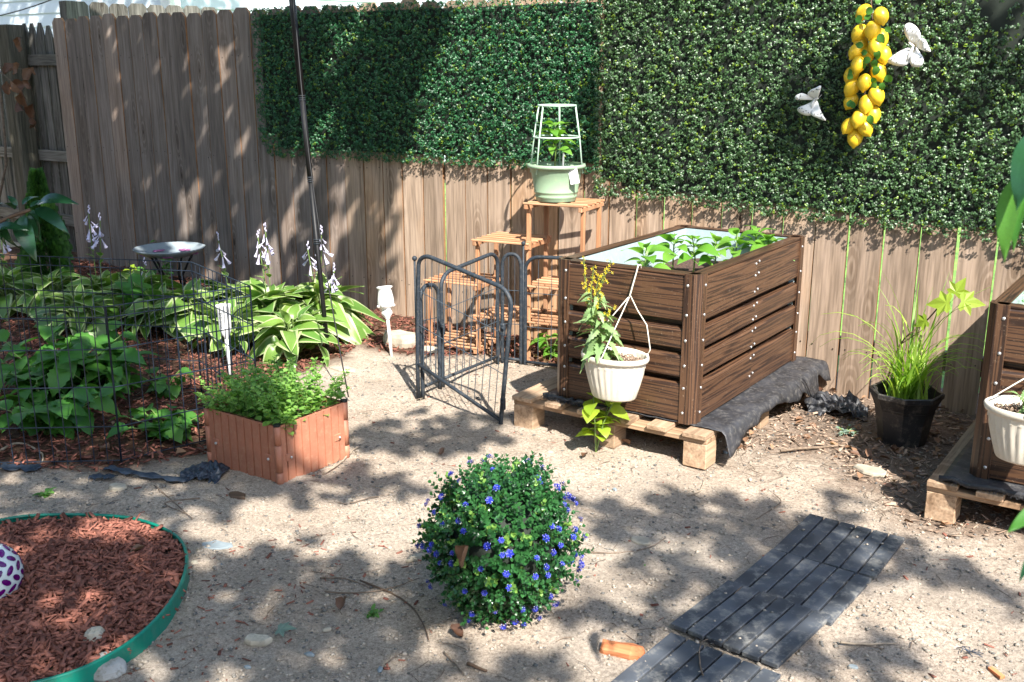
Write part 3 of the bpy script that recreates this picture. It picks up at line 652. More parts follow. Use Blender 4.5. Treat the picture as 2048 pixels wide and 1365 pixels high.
def pallet(label, X0, X1, Y0, Y1, short):
    root = thing('pallet', label, 'pallet', (X0, Y0, 0), group='wooden pallets under the raised beds'); w, l = X1-X0, Y1-Y0
    for j, y in enumerate((0, l/2-.05, l-.1)):
        mb = MB(); mb.bbox((0, 0, 0), (w, .095, .020), .002); mb.build('cross_board', 'pallet', root, loc=(w/2, y+.05, .112))
        for i, x in enumerate((.0, w/2-.05, w-.1)):
            mb = MB(); mb.bbox((0, 0, 0), (.098, .098, .102), .003); mb.build('block', 'palletY', root, loc=(x+.05, y+.05, .051), rot=(0, 0, random.uniform(-.02, .02)))
    n = 6
    for i in range(n):
        x = .05+(w-.1)*i/(n-1); L_ = l+.02
        mb = MB(); mb.bbox((0, 0, 0), (.098 if i in (0, n-1) else .085, L_, .020), .002); mb.build('deck_board', 'palletY', root, loc=(x, l/2+random.uniform(-.004, .004)-.005, .133))
    return root
pallet('pine pallet under the large middle raised bed, its blocks in the sand', -2.40, -1.50, 3.475, 4.70, 0)
pallet('pine pallet under the raised bed at the right edge', -.70, .15, 3.50, 4.68, 0)
def fabric(name, label, X0, X1, Y0, Y1, z, hang, seed, mat='fabric', st=.018, front=.0, side=1, thick=.003, amp=.0045):
    nx = int((X1-X0+hang)/st); ny = int((Y1-Y0)/st); V = []; mb = MB()
    for j in range(ny+1):
        y = Y0+(Y1-Y0)*j/ny
        edge = .045*(float(vnoise(np.array(y*13.), np.array(seed*1.), seed))-.5)
        for i in range(nx+1):
            u = (X1-X0+hang+edge*2)*i/nx; x = X0+u; zz = z
            if x > X1:
                e = x-X1; x = X1+min(e, .03)*.8+max(0, e-.03)*.25; zz = z-max(0, e-.012)*.93
            wv = float(vnoise(np.array(x*23.), np.array(y*9.), seed))-.5; w2 = float(vnoise(np.array(x*50.), np.array(y*38.), seed+3))-.5
            V.append((x+amp*w2*.8, y+edge*.8, zz+amp*wv*1.6+amp*.7*w2))
    F = [(j*(nx+1)+i, j*(nx+1)+i+1, (j+1)*(nx+1)+i+1, (j+1)*(nx+1)+i) for j in range(ny) for i in range(nx)]
    mb.add([(a-X0, b-Y0, c-z) for a, b, c in V], F, 0, True)
    o = mb.build(name, mat, loc=(X0, Y0, z), label=label, cat='fabric')
    m = o.modifiers.new('thickness', 'SOLIDIFY'); m.thickness = thick; m.offset = 1
    return o
fabric('landscape_fabric', 'black landscape fabric hanging ragged over the right side of the middle pallet', -2.28, -1.475, 3.52, 4.73, .1475, .085, 5)
fabric('landscape_fabric', 'black fabric under the raised bed at the right edge, frayed at the front', -.66, .10, 3.50, 4.66, .149, .02, 8, amp=.004)
# frayed front rolls of the fabric
for (xa, xb, y, lab) in ((-.665, -.02, 3.505, 'rolled fringe of black fabric along the front of the right pallet'), (-2.27, -2.05, 3.51, 'scrap of rolled black fabric at the left front of the middle pallet')):
    mb = MB(); pts = [(xa+(xb-xa)*k/14, y+.008*math.sin(k*1.7), .156+.005*math.sin(k*2.3)) for k in range(15)]
    mb.tube(pts, [.010+.004*math.sin(k*3.1) for k in range(15)], 7)
    for k in range(150):
        x = random.uniform(xa, xb); a = random.uniform(-1, 1); l = random.uniform(.008, .022); mb.tube([(x, y-.008, .156), (x+a*.01, y-.012-l*.6, .156-l*.5)], .0007, 3, cap=False)
    mb.build('fabric_roll', 'fabric', label=lab, cat='fabric')

# ================================================================= PLANT STAND
rack = thing('plant_stand', 'stepped fir plant stand of slatted shelves, highest at the right, behind the metal pen', 'plant stand', (-3.50, 4.265, 0), R(8.5))
DX, DY = .298, .215; Z1, Z2, Z3 = .392, .632, .835
def strip(p, d, rz=0, name='slat', m='rack'):
    mb = MB(); mb.bbox((0, 0, 0), d, .0025); return mb.build(name, m, rack, loc=p, rot=(0, 0, rz))
def leg(i, j, h): strip((DX*i, DY*j, h/2), (.022, .018, h), name='leg', m='rackZ')
for i, h in ((0, Z1), (1, Z2), (2, Z3), (3, Z3)):
    for j in (0, 1): leg(i, j, h)
def shelf(i0, i1, z):
    x0, x1 = DX*i0, DX*i1
    for xx in (x0, x1): strip((xx+(.024 if xx == x0 else -.024)*0, DY/2, z-.018), (.020, DY+.085, .024), name='crosspiece', m='rackZ')
    for k in range(6): strip(((x0+x1)/2-.0, -.035+k*(DY+.07)/5, z), (x1-x0+.03, .017, .0105), name='slat', m='rack')
shelf(0, 1, Z1); shelf(1, 2, Z2); shelf(2, 3, Z3+.005); shelf(2, 3, .415); shelf(1, 2, .225); shelf(2, 3, .225); shelf(0, 1, .045)
for i, z in ((1, Z1), (2, Z2)):
    for j in (0, 1): strip((DX*i, DY*j, z-.012), (.028, .024, .045), name='joint', m='rackZ')
rackM = Matrix.Translation((-3.50, 4.265, 0)) @ Matrix.Rotation(R(8.5), 4, 'Z')
# pot on the stand
PC = rackM @ Vector((DX*2.36, DY*.45, Z3+.0105)); PX, PY, PZ = PC
def pot(name, label, cat, loc, prof, mat, n=40, soilz=None, soilr=None, rib=None, sx=1, sy=1, rz=0, group=None, inner=.006):
    root = thing(name, label, cat, loc, rz, group=group)
    full = [(0.001, 0)]+prof+[(r-inner, z) for r, z in prof[::-1] if z > (soilz or 0)-.02]
    mb = MB(); mb.lathe(full, n, rib=rib, sx=sx, sy=sy); mb.build('body', mat, root)
    if soilz is not None:
        K = 7; mb = MB(); mb.v = [(0, 0, soilz)]
        for k in range(1, K+1):
            for a in range(24):
                an = a/24*6.283; mb.v.append((soilr*k/K*math.cos(an)*sx, soilr*k/K*math.sin(an)*sy, soilz+random.uniform(-.006, .006)*(k < K)))
        for a in range(24): mb.f.append((0, 1+a, 1+(a+1) % 24)); mb.m.append(0); mb.sm.append(True)
        for k in range(K-1):
            for a in range(24): b = (a+1) % 24; mb.f.append((1+k*24+a, 25+k*24+a, 25+k*24+b, 1+k*24+b)); mb.m.append(0); mb.sm.append(True)
        mb.build('soil', 'soil', root)
    return root
gp = pot('sage_pot', 'round sage green plastic pot on the top shelf of the plant stand', 'pot', (PX, PY, PZ),
         [(.098, .0), (.102, .006), (.105, .020), (.107, .022), (.107, .030), (.106, .032), (.110, .044), (.112, .046), (.112, .053), (.111, .055), (.128, .145), (.1295, .147), (.132, .166), (.147, .168), (.150, .177), (.147, .186), (.140, .187)], 'sage', soilz=.160, soilr=.128)
mb = MB(); mb.box((0, 0, 0), (.045, .0012, .075)); mb.build('care_tag', 'white', gp, loc=(.135, -.05, .135), rot=(0, R(-12), R(30)))
cage = thing('trellis_cage', 'pale green two ringed trellis cage standing in the sage pot', 'trellis', (PX, PY, PZ+.17))
def hoop(r, z, name, root, th=.0042, m='sagecoat'):
    mb = MB(); mb.tube([(r*math.cos(a/32*6.2832), r*math.sin(a/32*6.2832), z) for a in range(33)], th, 8, cap=False); mb.build(name, m, root)
hoop(.095, .305, 'ring', cage, .0045); hoop(.117, .150, 'ring', cage, .0048)
for a in (R(20), R(115), R(200), R(255)):
    mb = MB(); mb.tube([(.135*math.cos(a), .135*math.sin(a), -.03), (.117*math.cos(a), .117*math.sin(a), .15), (.094*math.cos(a), .094*math.sin(a), .305)], .0042, 8); mb.build('upright', 'sagecoat', cage)
mb = MB(); mb.bbox((0, 0, 0), (.016, .0015, .085)); mb.build('plant_marker', 'white', loc=(PX+.052, PY-.02, PZ+.205), rot=(0, R(3), R(-30)), label='blank white plastic plant marker stuck in the sage pot', cat='plant marker')

# ================================================================= METAL PEN
pen = thing('metal_pen', 'blue grey tubular pet pen with its door panel swung open, left of the raised bed', 'pet pen', (-2.99, 3.53, 0))
O = Vector((-2.99, 3.53, 0))
def penpanel(A, B, zt0, zt1, zb0, zb1, r=.0098, nv=8, hs=(.34, .62), foot=True, name='panel', ln=((0, 0), (0, 0))):
    A, B = Vector(A)-O, Vector(B)-O; d = (B-A); W = d.length; d.normalize()
    def q(u, f):  # u along, f 0..1 between bottom rail and top
        zb = zb0+(zb1-zb0)*u; zt = zt0+(zt1-zt0)*u; lx, ly = (ln[0][k_]*(1-u)+ln[1][k_]*u for k_ in (0, 1)); return A+d*(u*W)+Vector((lx*f, ly*f, zb+(zt-zb)*f))
    c = min(.075, W*.42)/W; h = .12
    pts = [A+Vector((0, 0, 0)), q(0, 0), q(0, 1-h)]
    for k in range(1, 7): a = k/6*math.pi/2; pts.append(q(c*(1-math.cos(a)), 1-h+h*math.sin(a)))
    for k in range(0, 7): a = k/6*math.pi/2; pts.append(q(1-c+c*math.sin(a), 1-h+h*math.cos(a)))
    pts += [q(1, 0), B+Vector((0, 0, 0))]
    mb = MB(); mb.tube(pts, r, 10); fr = mb.build('frame', 'steel_blue', pen)
    mb = MB(); mb.tube([q(0, .0), q(1, .0)], r*.85, 8); mb.build('bottom_rail', 'steel_blue', pen)
    mb = MB()
    for k in range(1, nv+1):
        u = k/(nv+1); e = min(u, 1-u)/c
        top = 1-.02 if e >= 1 else 1-h+h*math.sqrt(max(0, 1-(1-e)**2))-.02
        mb.tube([q(u, 0), q(u, top)], .0018, 5, cap=False)
    for f in hs: mb.tube([q(0, f), q(1, f)], .002, 5, cap=False)
    mb.build('wires', 'gwire', pen)
    return d
penpanel((-2.975, 3.525, 0), (-2.452, 3.455, 0), .700, .600, .175, .02, nv=12, hs=(.36, .66), ln=((.022, 0), (.062, 0)))
penpanel((-2.968, 3.55, 0), (-2.985, 3.70, 0), .54, .52, .055, .05, nv=3, hs=(.33, .66))
penpanel((-2.995, 3.735, 0), (-3.010, 4.215, 0), .56, .60, .045, .045, nv=7, hs=(.34, .66))
penpanel((-2.998, 4.24, 0), (-2.905, 4.275, 0), .585, .585, .03, .03, nv=2, hs=(.34, .66))
penpanel((-2.885, 4.285, 0), (-2.18, 4.43, 0), .575, .60, .02, .02, nv=9, hs=(.34, .66))
for p, h in (((-2.893, 4.278, 0), .635), ((-2.982, 3.53, 0), .66)):
    mb = MB(); P_ = Vector(p)-O; mb.tube([P_, P_+Vector((0, 0, h))], .005, 6); mb.sphere(P_+Vector((0, 0, h+.008)), .012, 10, 8); mb.build('ground_rod', 'steel_blue', pen)
for u, z in (((-2.452, 3.455, 0), .43), ((-2.452, 3.455, 0), .10), ((-2.99, 3.72, 0), .30)):
    mb = MB(); P_ = Vector(u)-O; mb.bbox(P_+Vector((.014, -.004, z)), (.022, .018, .055), .004); mb.tube([P_+Vector((.014, -.016, z+.01)), P_+Vector((.03, -.02, z+.01))], .004, 6); mb.build('latch', 'steel_blue', pen)

# ================================================================= HANGING BASKETS
def basket(label, cx, cy, ztop, hang, base_y):
    root = thing('hanging_basket', label, 'hanging basket', (cx, cy, ztop-.175), group='fluted cream hanging baskets')
    rib = lambda an, z: (.022*math.cos(an*26) if .01 < z < .140 else 0)
    prof = [(.088, 0), (.092, .006), (.105, .055), (.118, .105), (.126, .142), (.127, .150), (.136, .152), (.140, .160), (.139, .172), (.134, .175)]
    full = [(.001, 0)]+prof+[(.128, .165), (.124, .13)]
    mb = MB(); mb.lathe(full, 156, rib=rib, sy=.76); mb.build('body', 'cream', root)
    mb = MB(); V = [(0, 0, .145)]+[(.124*math.cos(a/20*6.283), .094*math.sin(a/20*6.283), .142) for a in range(20)]
    mb.add(V, [(0, 1+a, 1+(a+1) % 20) for a in range(20)]); mb.build('soil', 'soil', root)
    n = 900; rr = .12*np.sqrt(rng.random(n)); aa = rng.uniform(0, 6.28, n)
    chips('soil_crumbs', np.stack([rr*np.cos(aa), rr*np.sin(aa)*.76], 1), .143+rng.uniform(0, .012, n), (.003, .014), (.002, .005), (.001, .003), 'mulchbrown', tilt=.6, power=2.2, kind='stuff', parent=root)
    hx, hy, hz = hang[0]-cx, hang[1]-cy, hang[2]-(ztop-.175)
    J = Vector((hx-.022, hy-.014, hz-.105)) if hz < .5 else Vector((hx, hy, hz-.12))
    mb = MB(); w = .011
    mb.box(((J.x+hx)/2, (J.y+hy)/2-.004, (J.z+hz)/2), (.017, .005, (Vector((hx, hy, hz))-J).length), rot=(Vector((hx, hy, hz))-J).to_track_quat('Z', 'Y').to_matrix())
    mb.tube([(hx, hy-.006, hz-.004), (hx, hy+.004, hz+.014), (hx, hy+.024, hz+.012), (hx, hy+.028, hz-.012)], .0035, 6)
    h_ = mb.build('hanger', 'cream', root)
    for k, (an, bow) in enumerate(((R(188), .0), (R(268), .0), (R(35), .035))):
        e = Vector((.134*math.cos(an), .134*math.sin(an)*.76, .172)); m1 = J.lerp(e, .55)+Vector((bow, -bow*.2, bow*.5)); m2 = J.lerp(e, .9)+Vector((bow*.6, 0, 0))
        mb = MB(); mb.tube([J, J.lerp(e, .25)+Vector((bow*.4, 0, 0)), m1, m2, e], .0024, 6); mb.sphere(e+Vector((0, 0, -.004)), .007, 8, 6, sc_=(1, 1, 1.6)); mb.build('hanger_cord', 'cream', h_)
    return root
basket('cream fluted hanging basket hooked on the front of the middle raised bed', -1.868, 3.400, .428, (-1.845, 3.523, .745), 3.53)
basket('cream fluted hanging basket hooked on the raised bed at the right edge', -.400, 3.42, .485, (-.30, 3.590, .752), 3.53)

# ================================================================= BLACK POT
bp = thing('black_pot', 'dusty black octagonal nursery pot standing by the fence', 'pot', (-.965, 4.235, 0), R(12))
mb = MB(); prof = [(.001, .0), (.088, 0), (.094, .004), (.118, .150), (.121, .153), (.123, .162), (.140, .20), (.146, .204), (.147, .222), (.141, .226), (.134, .222), (.122, .168), (.118, .15)]
mb.lathe(prof, 8); mb.sm = [False]*len(mb.sm); mb.build('body', 'blackpot', bp)
mb = MB(); mb.lathe([(.001, .175), (.12, .172)], 8); mb.build('soil', 'soil', bp)

# ================================================================= TERRACOTTA PLANTER
TP = (-2.738, 2.440); PW, PD, PH = .388, .352, .232
tp = thing('planter_box', 'square terracotta coloured clip together planter box full of mint', 'planter', (TP[0], TP[1], 0))
def ribpanel(L_):
    mb = MB(); n = 9; xs = []; w = L_/n
    P = []
    for i in range(n):
        x = i*w; P += [(x, .002), (x+w*.03, -.006), (x+w*.86, -.006), (x+w*.89, .002)]
    P.append((L_, 0)); k = len(P)
    V = [(x, y, 0) for x, y in P]+[(x, y, PH) for x, y in P]+[(L_, .008, 0), (0, .008, 0), (L_, .008, PH), (0, .008, PH)]
    F = [(i, i+1, k+i+1, k+i) for i in range(k-1)]+[(2*k+1, 2*k+3, 2*k+2, 2*k)]+[tuple([2*k+3, k]+list(range(k+1, 2*k))+[2*k+2])]
    mb.add(V, F); mb.bbox((L_/2, .002, PH-.004), (L_, .013, .008), .002); return mb
for (x, y, rz, L_) in ((-PW, 0, 0, PW), (0, 0, R(90), PD), (0, PD, R(180), PW), (-PW, PD, R(-90), PD)):
    o = ribpanel(L_).build('panel', 'terracotta', tp, loc=(x, y, 0), rot=(0, 0, rz))
    for xx in (.045, L_-.05):
        mb = MB(); mb.bbox((xx, -.006, .10), (.035, .007, .028), .002); mb.build('clip', 'terracotta', o)
        mb = MB(); mb.sphere((xx+.006, -.012, .098), .0055, 8, 6); mb.build('screw', 'bolt', o)
for i, (x, y) in enumerate(((0, 0), (-PW, 0), (-PW, PD), (0, PD))):
    for (z0, z1) in ((-.01, PH*.22), (PH*.23, PH*.68), (PH*.69, PH)):
        mb = MB(); mb.tube([(x, y, z0), (x, y, z1)], .0135, 12); mb.build('hinge_post', 'terracotta', tp)
    mb = MB(); mb.tube([(x, y, PH), (x, y, PH+.008)], .014, 12); mb.build('cap', 'black', tp)
mb = MB(); mb.box((-PW/2, PD/2, PH-.06), (PW-.02, PD-.02, .01)); mb.build('soil', 'soil', tp)

# ================================================================= DECK TILES
for k, (x, y, z, rz, n, lab) in enumerate(((-.862, 3.10, .012, -1, 6, 'farthest of the four black slatted deck tiles, nearest the pallet'), (-.878, 2.770, .010, -3.0, 6, 'second farthest black slatted deck tile in the row on the sand'),
                                 (-.912, 2.480, .016, -5.5, 6, 'third black slatted deck tile, raised over the nearest one'), (-.925, 2.135, .004, -4.0, 6, 'nearest black slatted deck tile, cut off by the bottom edge'))):
    root = thing('deck_tile', lab, 'deck tile', (x, y, z-.012), R(rz), group='black slatted deck tiles')
    mb = MB(); mb.box((0, 0, .004), (.30, .30, .006)); mb.build('base', 'black', root)
    for i in range(n):
        mb = MB(); mb.bbox((0, 0, 0), (.0485, .326, .014), .002); mb.build('slat', 'tile', root, loc=(-.1355+.0543*i, random.uniform(-.002, .002), .0155), rot=(0, 0, random.uniform(-.006, .006)))

n = 500; x = rng.uniform(-1.12, -.68, n); y = rng.uniform(1.95, 3.3, n); s_ = 0.0012+.006*rng.random(n)**5; e_ = vnoise(x*9, y*9, 31) > .42; x, y, s_ = x[e_], y[e_], s_[e_]; n = len(x)
scatter('sand_grit', OCTA[0], OCTA[1], np.stack([x, y, np.full(n, .0245)+s_*.3], 1), basis(np.tile([0, 0, 1.0], (n, 1)), rng.uniform(0, 6.28, n)), np.stack([s_*1.2, s_, s_*.7], 1), rng.random(n), 'pebble', kind='stuff', label='sand grit and crumbs lying on the black deck tiles')
# ================================================================= POLE, STAKES, WIRE FENCE, BIRDBATH
PB = Vector((-3.84, 3.813, 0)); PT = Vector((-3.985, 3.80, 2.15)); pole = thing('black_pole', 'tall leaning black metal pole standing behind the mint planter', 'pole', PB)
d = PT-PB
def onp(f): return d*f
for i, (f0, f1, r) in enumerate(((0, .44, .0125), (.44, .63, .0145), (.63, 1.0, .0165))):
    mb = MB(); mb.tube([onp(f0), onp(f1)], r, 14); mb.build('pole_section', 'black', pole)
for f in (.29, .44, .63):
    for j in range(3):
        mb = MB(); mb.tube([onp(f-.006+j*.005), onp(f-.004+j*.005)], .0172, 14); mb.build('joint_ring', 'steel_blue', pole)
cb = spot(697, 795, .02); mb = MB(); A = PB+onp(1.0)+Vector((.03, 0, 0)); pts = []
for k in range(13):
    t_ = k/12; p = A.lerp(cb, t_); p.x += -.10*math.sin(t_*3.14)*.6; pts.append(p)
mb.tube(pts, .0032, 6); mb.build('guy_cable', 'black', label='thin black cable running from the pole top to the planter corner', cat='cable')
stake = thing('white_stake', 'white ornamental garden stake with a tilted cup head beside the flat stone', 'garden stake', spot(783, 712), rot=(R(-4), R(-9), 0))
mb = MB(); mb.tube([(0, 0, -.02), (0, 0, .22)], [.0085, .0085], 10); mb.build('stem', 'white', stake)
mb = MB(); mb.lathe([(.012, .20), (.020, .215), (.028, .225), (.030, .235), (.024, .25), (.03, .262), (.042, .268), (.045, .285), (.042, .315), (.037, .345), (.034, .362), (.042, .368), (.043, .375), (.036, .377), (.030, .368), (.028, .30)], 24, rib=lambda a, z: .05*math.cos(5*a) if .22 < z < .30 else 0); mb.build('cup', 'white', stake)
for a in range(5):
    an = a*1.257+.3; mb = MB(); mb.sphere((.040*math.cos(an), .040*math.sin(an), .272), .012, 8, 6, sc_=(1, 1, .7)); mb.build('petal_knob', 'white', stake)
st2 = thing('rain_gauge', 'white rain gauge with black graduations on a white post inside the wire fence', 'rain gauge', Vector((-3.99, 3.27, 0)), rot=(0, R(-2), 0))
mb = MB(); mb.tube([(0, 0, -.02), (0, 0, .22)], .0085, 10); mb.build('post', 'white', st2)
mb = MB(); mb.lathe([(.010, .20), (.024, .225), (.030, .245), (.031, .30), (.033, .345), (.037, .36), (.037, .37), (.032, .37), (.029, .35), (.028, .26)], 20); mb.build('cup', 'white', st2)
mb = MB()
for k in range(8): mb.box((.012, -.0325, .262+k*.010), (.016 if k % 2 else .010, .0012, .0022), rot=Matrix.Rotation(R(20), 3, 'Z'))
mb.build('graduations', 'black', st2)
# wire fence
C0, C1, C2, C3, C4 = [Vector(p) for p in ((-6.0, 2.11, 0), (-3.90, 3.02, 0), (-3.26, 2.807, 0), (-3.41, 2.235, 0), (-4.35, 1.51, 0))]
wf2 = thing('wire_fence', 'low black folding wire fence penning the hostas and leafy plants at the left', 'wire fence', C3)
HW = .632; ZS = (.632, .590, .465, .315, .155, .015)
def wirepanel(A, B, step=.052):
    A, B = A-C3, B-C3; n = int(round((B-A).length/step)); mb = MB()
    for k in range(n+1):
        p = A.lerp(B, k/n); mb.tube([p+Vector((0, 0, .0)), p+Vector((0, 0, HW))], .0021 if 0 < k < n else .004, 5, cap=False)
    for z in ZS: mb.tube([A+Vector((0, 0, z)), B+Vector((0, 0, z))], .0025, 5, cap=False)
    mb.build('wire_panel', 'wire', wf2)
mid1 = C0.lerp(C1, .45); wirepanel(C0, mid1); wirepanel(mid1, C1); m2_ = C1.lerp(C2, .5); wirepanel(C1, C2); wirepanel(C2, C3); m4 = C3.lerp(C4, .0); wirepanel(C3, C4)
# birdbath
bb = thing('bird_bath', 'shallow glass bird bath with pink flowers on a black metal stand by the fence', 'bird bath', (-5.66, 4.22, .0))
mb = MB(); mb.lathe([(.001, .300), (.08, .300), (.15, .315), (.205, .342), (.225, .356), (.228, .364), (.222, .364), (.20, .349), (.148, .322), (.08, .306), (.001, .306)], 40, rib=lambda a, z: .012*math.cos(a*12) if z > .33 else 0); mb.build('bowl', 'glass', bb)
for k in range(5):
    a = k*1.257+.5; mb = MB()
    for j in range(5): b_ = j*1.257; mb.sphere((.15*math.cos(a)+.026*math.cos(b_), .15*math.sin(a)+.026*math.sin(b_), .326), .022, 8, 6, sc_=(1, 1, .18))
    mb.build('glass_flower', 'pinkglass', bb)
for k in range(4):
    a = k*1.571+.35; c, s = math.cos(a), math.sin(a)
    mb = MB(); mb.tube([(.16*c, .16*s, 0), (.10*c, .10*s, .10), (.08*c, .08*s, .18), (.13*c, .13*s, .27), (.165*c, .165*s, .322)], .0075, 8); mb.build('leg', 'black', bb)
hoop(.09, .13, 'stand_ring', bb, .005, 'black')
# gazing ball
gb = thing('gazing_ball', 'purple and white mosaic glass gazing ball at the left edge on the mulch', 'gazing ball', (-2.725, 1.335, .115))
mb = MB(); mb.sphere((0, 0, 0), .088, 40, 24); mb.build('globe', 'mosaic', gb)
mb = MB()
for i in range(9):
    th = R(18+18*i); m_ = max(5, int(16*math.sin(th)))
    for j in range(m_):
        ph = 6.283*(j+.5*(i % 2))/m_; c = Vector((math.sin(th)*math.cos(ph), math.sin(th)*math.sin(ph), math.cos(th)))
        e1 = Vector((-math.sin(ph), math.cos(ph), 0)); e2 = c.cross(e1); tl = .7*(1 if i % 2 else -1); a1 = e1*math.cos(tl)+e2*math.sin(tl); a2 = c.cross(a1)
        V = [c*.0905]+[((c*.089+a1*.0165*math.cos(k/10*6.283)+a2*.0085*math.sin(k/10*6.283)).normalized())*.0892 for k in range(10)]
        mb.add(V, [(0, 1+k, 1+(k+1) % 10) for k in range(10)])
mb.build('mosaic_petals', 'purple', gb)
mb = MB(); mb.lathe([(.05, -.115), (.05, -.09), (.03, -.08)], 16); mb.build('base', 'black', gb)

# ================================================================= LEMONS, BUTTERFLIES
gl = thing('lemon_garland', 'string of artificial yellow lemons and leaves hanging on the hedge panel', 'garland', wallspot(1740, 10, 4.63))
G0 = wallspot(1740, 10, 4.63)
lem = []
for v in range(2):
    mb = MB(); prof = [(.001, -.040), (.004, -.039), (.007, -.034), (.016, -.028), (.0245, -.015), (.027, 0), (.025, .014), (.018, .025), (.009, .031), (.004, .033), (.001, .033)]
    mb.lathe(prof, 20); lem.append(mb.mesh('lemon', 'lemon'))
LEM = [(1728, 25, 40), (1762, 32, -25), (1719, 66, 35), (1745, 60, 10), (1761, 77, -10), (1712, 103, 30), (1752, 94, -15), (1768, 110, -12), (1716, 130, 8), (1757, 144, -20), (1703, 150, 20), (1729, 165, 3), (1704, 176, 35),
       (1753, 191, -18), (1702, 203, 30), (1733, 208, -4), (1746, 228, -25), (1718, 237, 12), (1697, 252, 25), (1730, 256, -32), (1710, 275, 2), (1735, 110, 10), (1722, 88, -20)]
for k, (x, y, tl) in enumerate(LEM):
    Y = 4.645-(.045 if k in (1, 3, 6, 8, 11, 13, 15, 17) else 0)-(.02 if k in (0, 2, 5, 12, 16, 18, 19) else 0)
    p = wallspot(x, y, Y)-G0
    put('lemon', lem[0], gl, p, (R(random.uniform(-25, 12)), R(tl), 0), random.uniform(1.08, 1.24))
mb = MB(); mb.tube([wallspot(1742, -5, 4.63)-G0]+[wallspot(x, y, 4.645)-G0 for x, y in ((1745, 40), (1738, 100), (1741, 140), (1730, 185), (1722, 240), (1714, 262))], .003, 6); mb.build('vine', 'brownstem', gl)
def leafmesh(name, mats, L_=1.0, W=.42, fold=.10, droop=.25, nl=6, nw=4, tooth=0, rim=0, tip=1.0):
    V = []; F = []; mi = []
    for i in range(nl+1):
        t_ = i/nl; w = W*math.sin(math.pi*min(1, t_**(.75)*1.0))**.8 if 0 < t_ < 1 else .004
        if tooth and i % 2: w *= 1-tooth
        z = -droop*t_*t_+.08*math.sin(t_*3)
        for j in range(nw+1):
            u = -1+2*j/nw; V.append((w*u, L_*t_*(1-.04*abs(u)), z+fold*abs(u)*w*2-(.05*u*u*w if rim else 0)))
    for i in range(nl):
        for j in range(nw): F.append((i*(nw+1)+j, i*(nw+1)+j+1, (i+1)*(nw+1)+j+1, (i+1)*(nw+1)+j)); mi.append(1 if rim and j in (0, nw-1) else 0)
    mb = MB(); mb.add(V, F, 0, True); mb.m = mi; return mb.mesh(name, mats)
lleaf = leafmesh('leaf', ['leafy'], 1.0, .36, .1, .2, 8, 4)
for k, (x, y, a) in enumerate(((1752, 8, 60), (1746, 25, 160), (1738, 40, 120), (1722, 45, 130), (1770, 55, -40), (1758, 68, -60), (1727, 92, 170), (1735, 105, 185), (1742, 118, 200), (1756, 100, -95), (1752, 120, -110), (1758, 133, -120), (1733, 131, 190), (1705, 145, 175), (1745, 155, -70), (1766, 165, -100), (1754, 168, -140), (1708, 217, 110), (1698, 215, 90), (1740, 230, -80), (1706, 157, 150), (1772, 150, -60))):
    p = wallspot(x, y, 4.575)-G0
    put('leaf', lleaf, gl, p, (R(90+random.uniform(-35, 15)), R(random.uniform(-20, 20)), 0)); o = bpy.context.scene.objects[-1] if False else None
    ob = C.objects[-1]; ob.scale = (random.uniform(.034, .048),)*3; ob.rotation_euler = (Matrix.Rotation(R(-a+90), 3, 'Y') @ Matrix.Rotation(R(75+random.uniform(-20, 20)), 3, 'X')).to_euler()
def butterfly(label, P, wings, body):
    # wings: outline seen from the yard (offsets in metres along the fence and up), and how far each wing's tip stands off the hedge
    root = thing('butterfly', label, 'butterfly ornament', P, group='white butterfly ornaments on the hedge'); pxm = 1/415.0
    for nm, pts, lift in wings:
        hx, hz = pts[0]; Q = crom([(x, 0, z) for x, z in pts], 3); far = max(math.hypot(q.x-hx, q.z-hz) for q in Q)
        def pt(x, z, o=0): k = math.hypot(x-hx, z-hz)/far; return Vector((x*pxm, (-lift*k-.020*math.sin(k*3))*1.0-o, -z*pxm))
        cx, cz = sum(q.x for q in Q)/len(Q), sum(q.z for q in Q)/len(Q); n = len(Q)
        V = [pt(cx, cz, .006)]+[pt(cx+(q.x-cx)*.6, cz+(q.z-cz)*.6, .004) for q in Q]+[pt(q.x, q.z) for q in Q]
        F = [(0, 1+i, 1+(i+1) % n) for i in range(n)]+[(1+i, 1+n+i, 1+n+(i+1) % n, 1+(i+1) % n) for i in range(n)]
        mb = MB(); mb.add(V, F, 0, True); o = mb.build(nm, 'white', root); m = o.modifiers.new('thickness', 'SOLIDIFY'); m.thickness = .0022; m.offset = 0
        mb = MB()
        for k in range(5): q = Q[int(n*(.35+.07*k)) % n]; f = .82-.1*(k % 2); mb.sphere(pt(hx+(q.x-hx)*f, hz+(q.z-hz)*f, .006), .0024, 6, 4)
        mb.build('wing_spots', 'gwire', o)
    mb = MB(); mb.tube([Vector((x*pxm, -y, -z*pxm)) for x, y, z in body], [.004, .007, .006, .003][:len(body)], 8); e = Vector((body[-1][0]*pxm, -body[-1][1], -body[-1][2]*pxm))
    mb.tube([e, e+Vector((.018, -.012, .016))], .0008, 4); mb.tube([e, e+Vector((.006, -.014, .024))], .0008, 4); mb.build('body', 'white', root)
butterfly('white butterfly ornament to the right of the lemon string', wallspot(1830, 95, 4.655), (
  ('upper_wing', [(0, -2), (-12, -18), (-16, -34), (-8, -40), (4, -34), (12, -22), (10, -8)], .05), ('upper_wing', [(0, -2), (12, -14), (22, -12), (30, 0), (34, 8), (24, 7), (10, 2)], .07),
  ('lower_wing', [(0, 0), (-12, 2), (-26, 10), (-40, 22), (-34, 28), (-14, 32), (-2, 24)], .035), ('lower_wing', [(0, 0), (10, 6), (22, 20), (18, 32), (4, 32), (-2, 20)], .05)), ((-6, .045, 22), (-2, .04, 8), (0, .03, -2), (-6, .05, -8)))
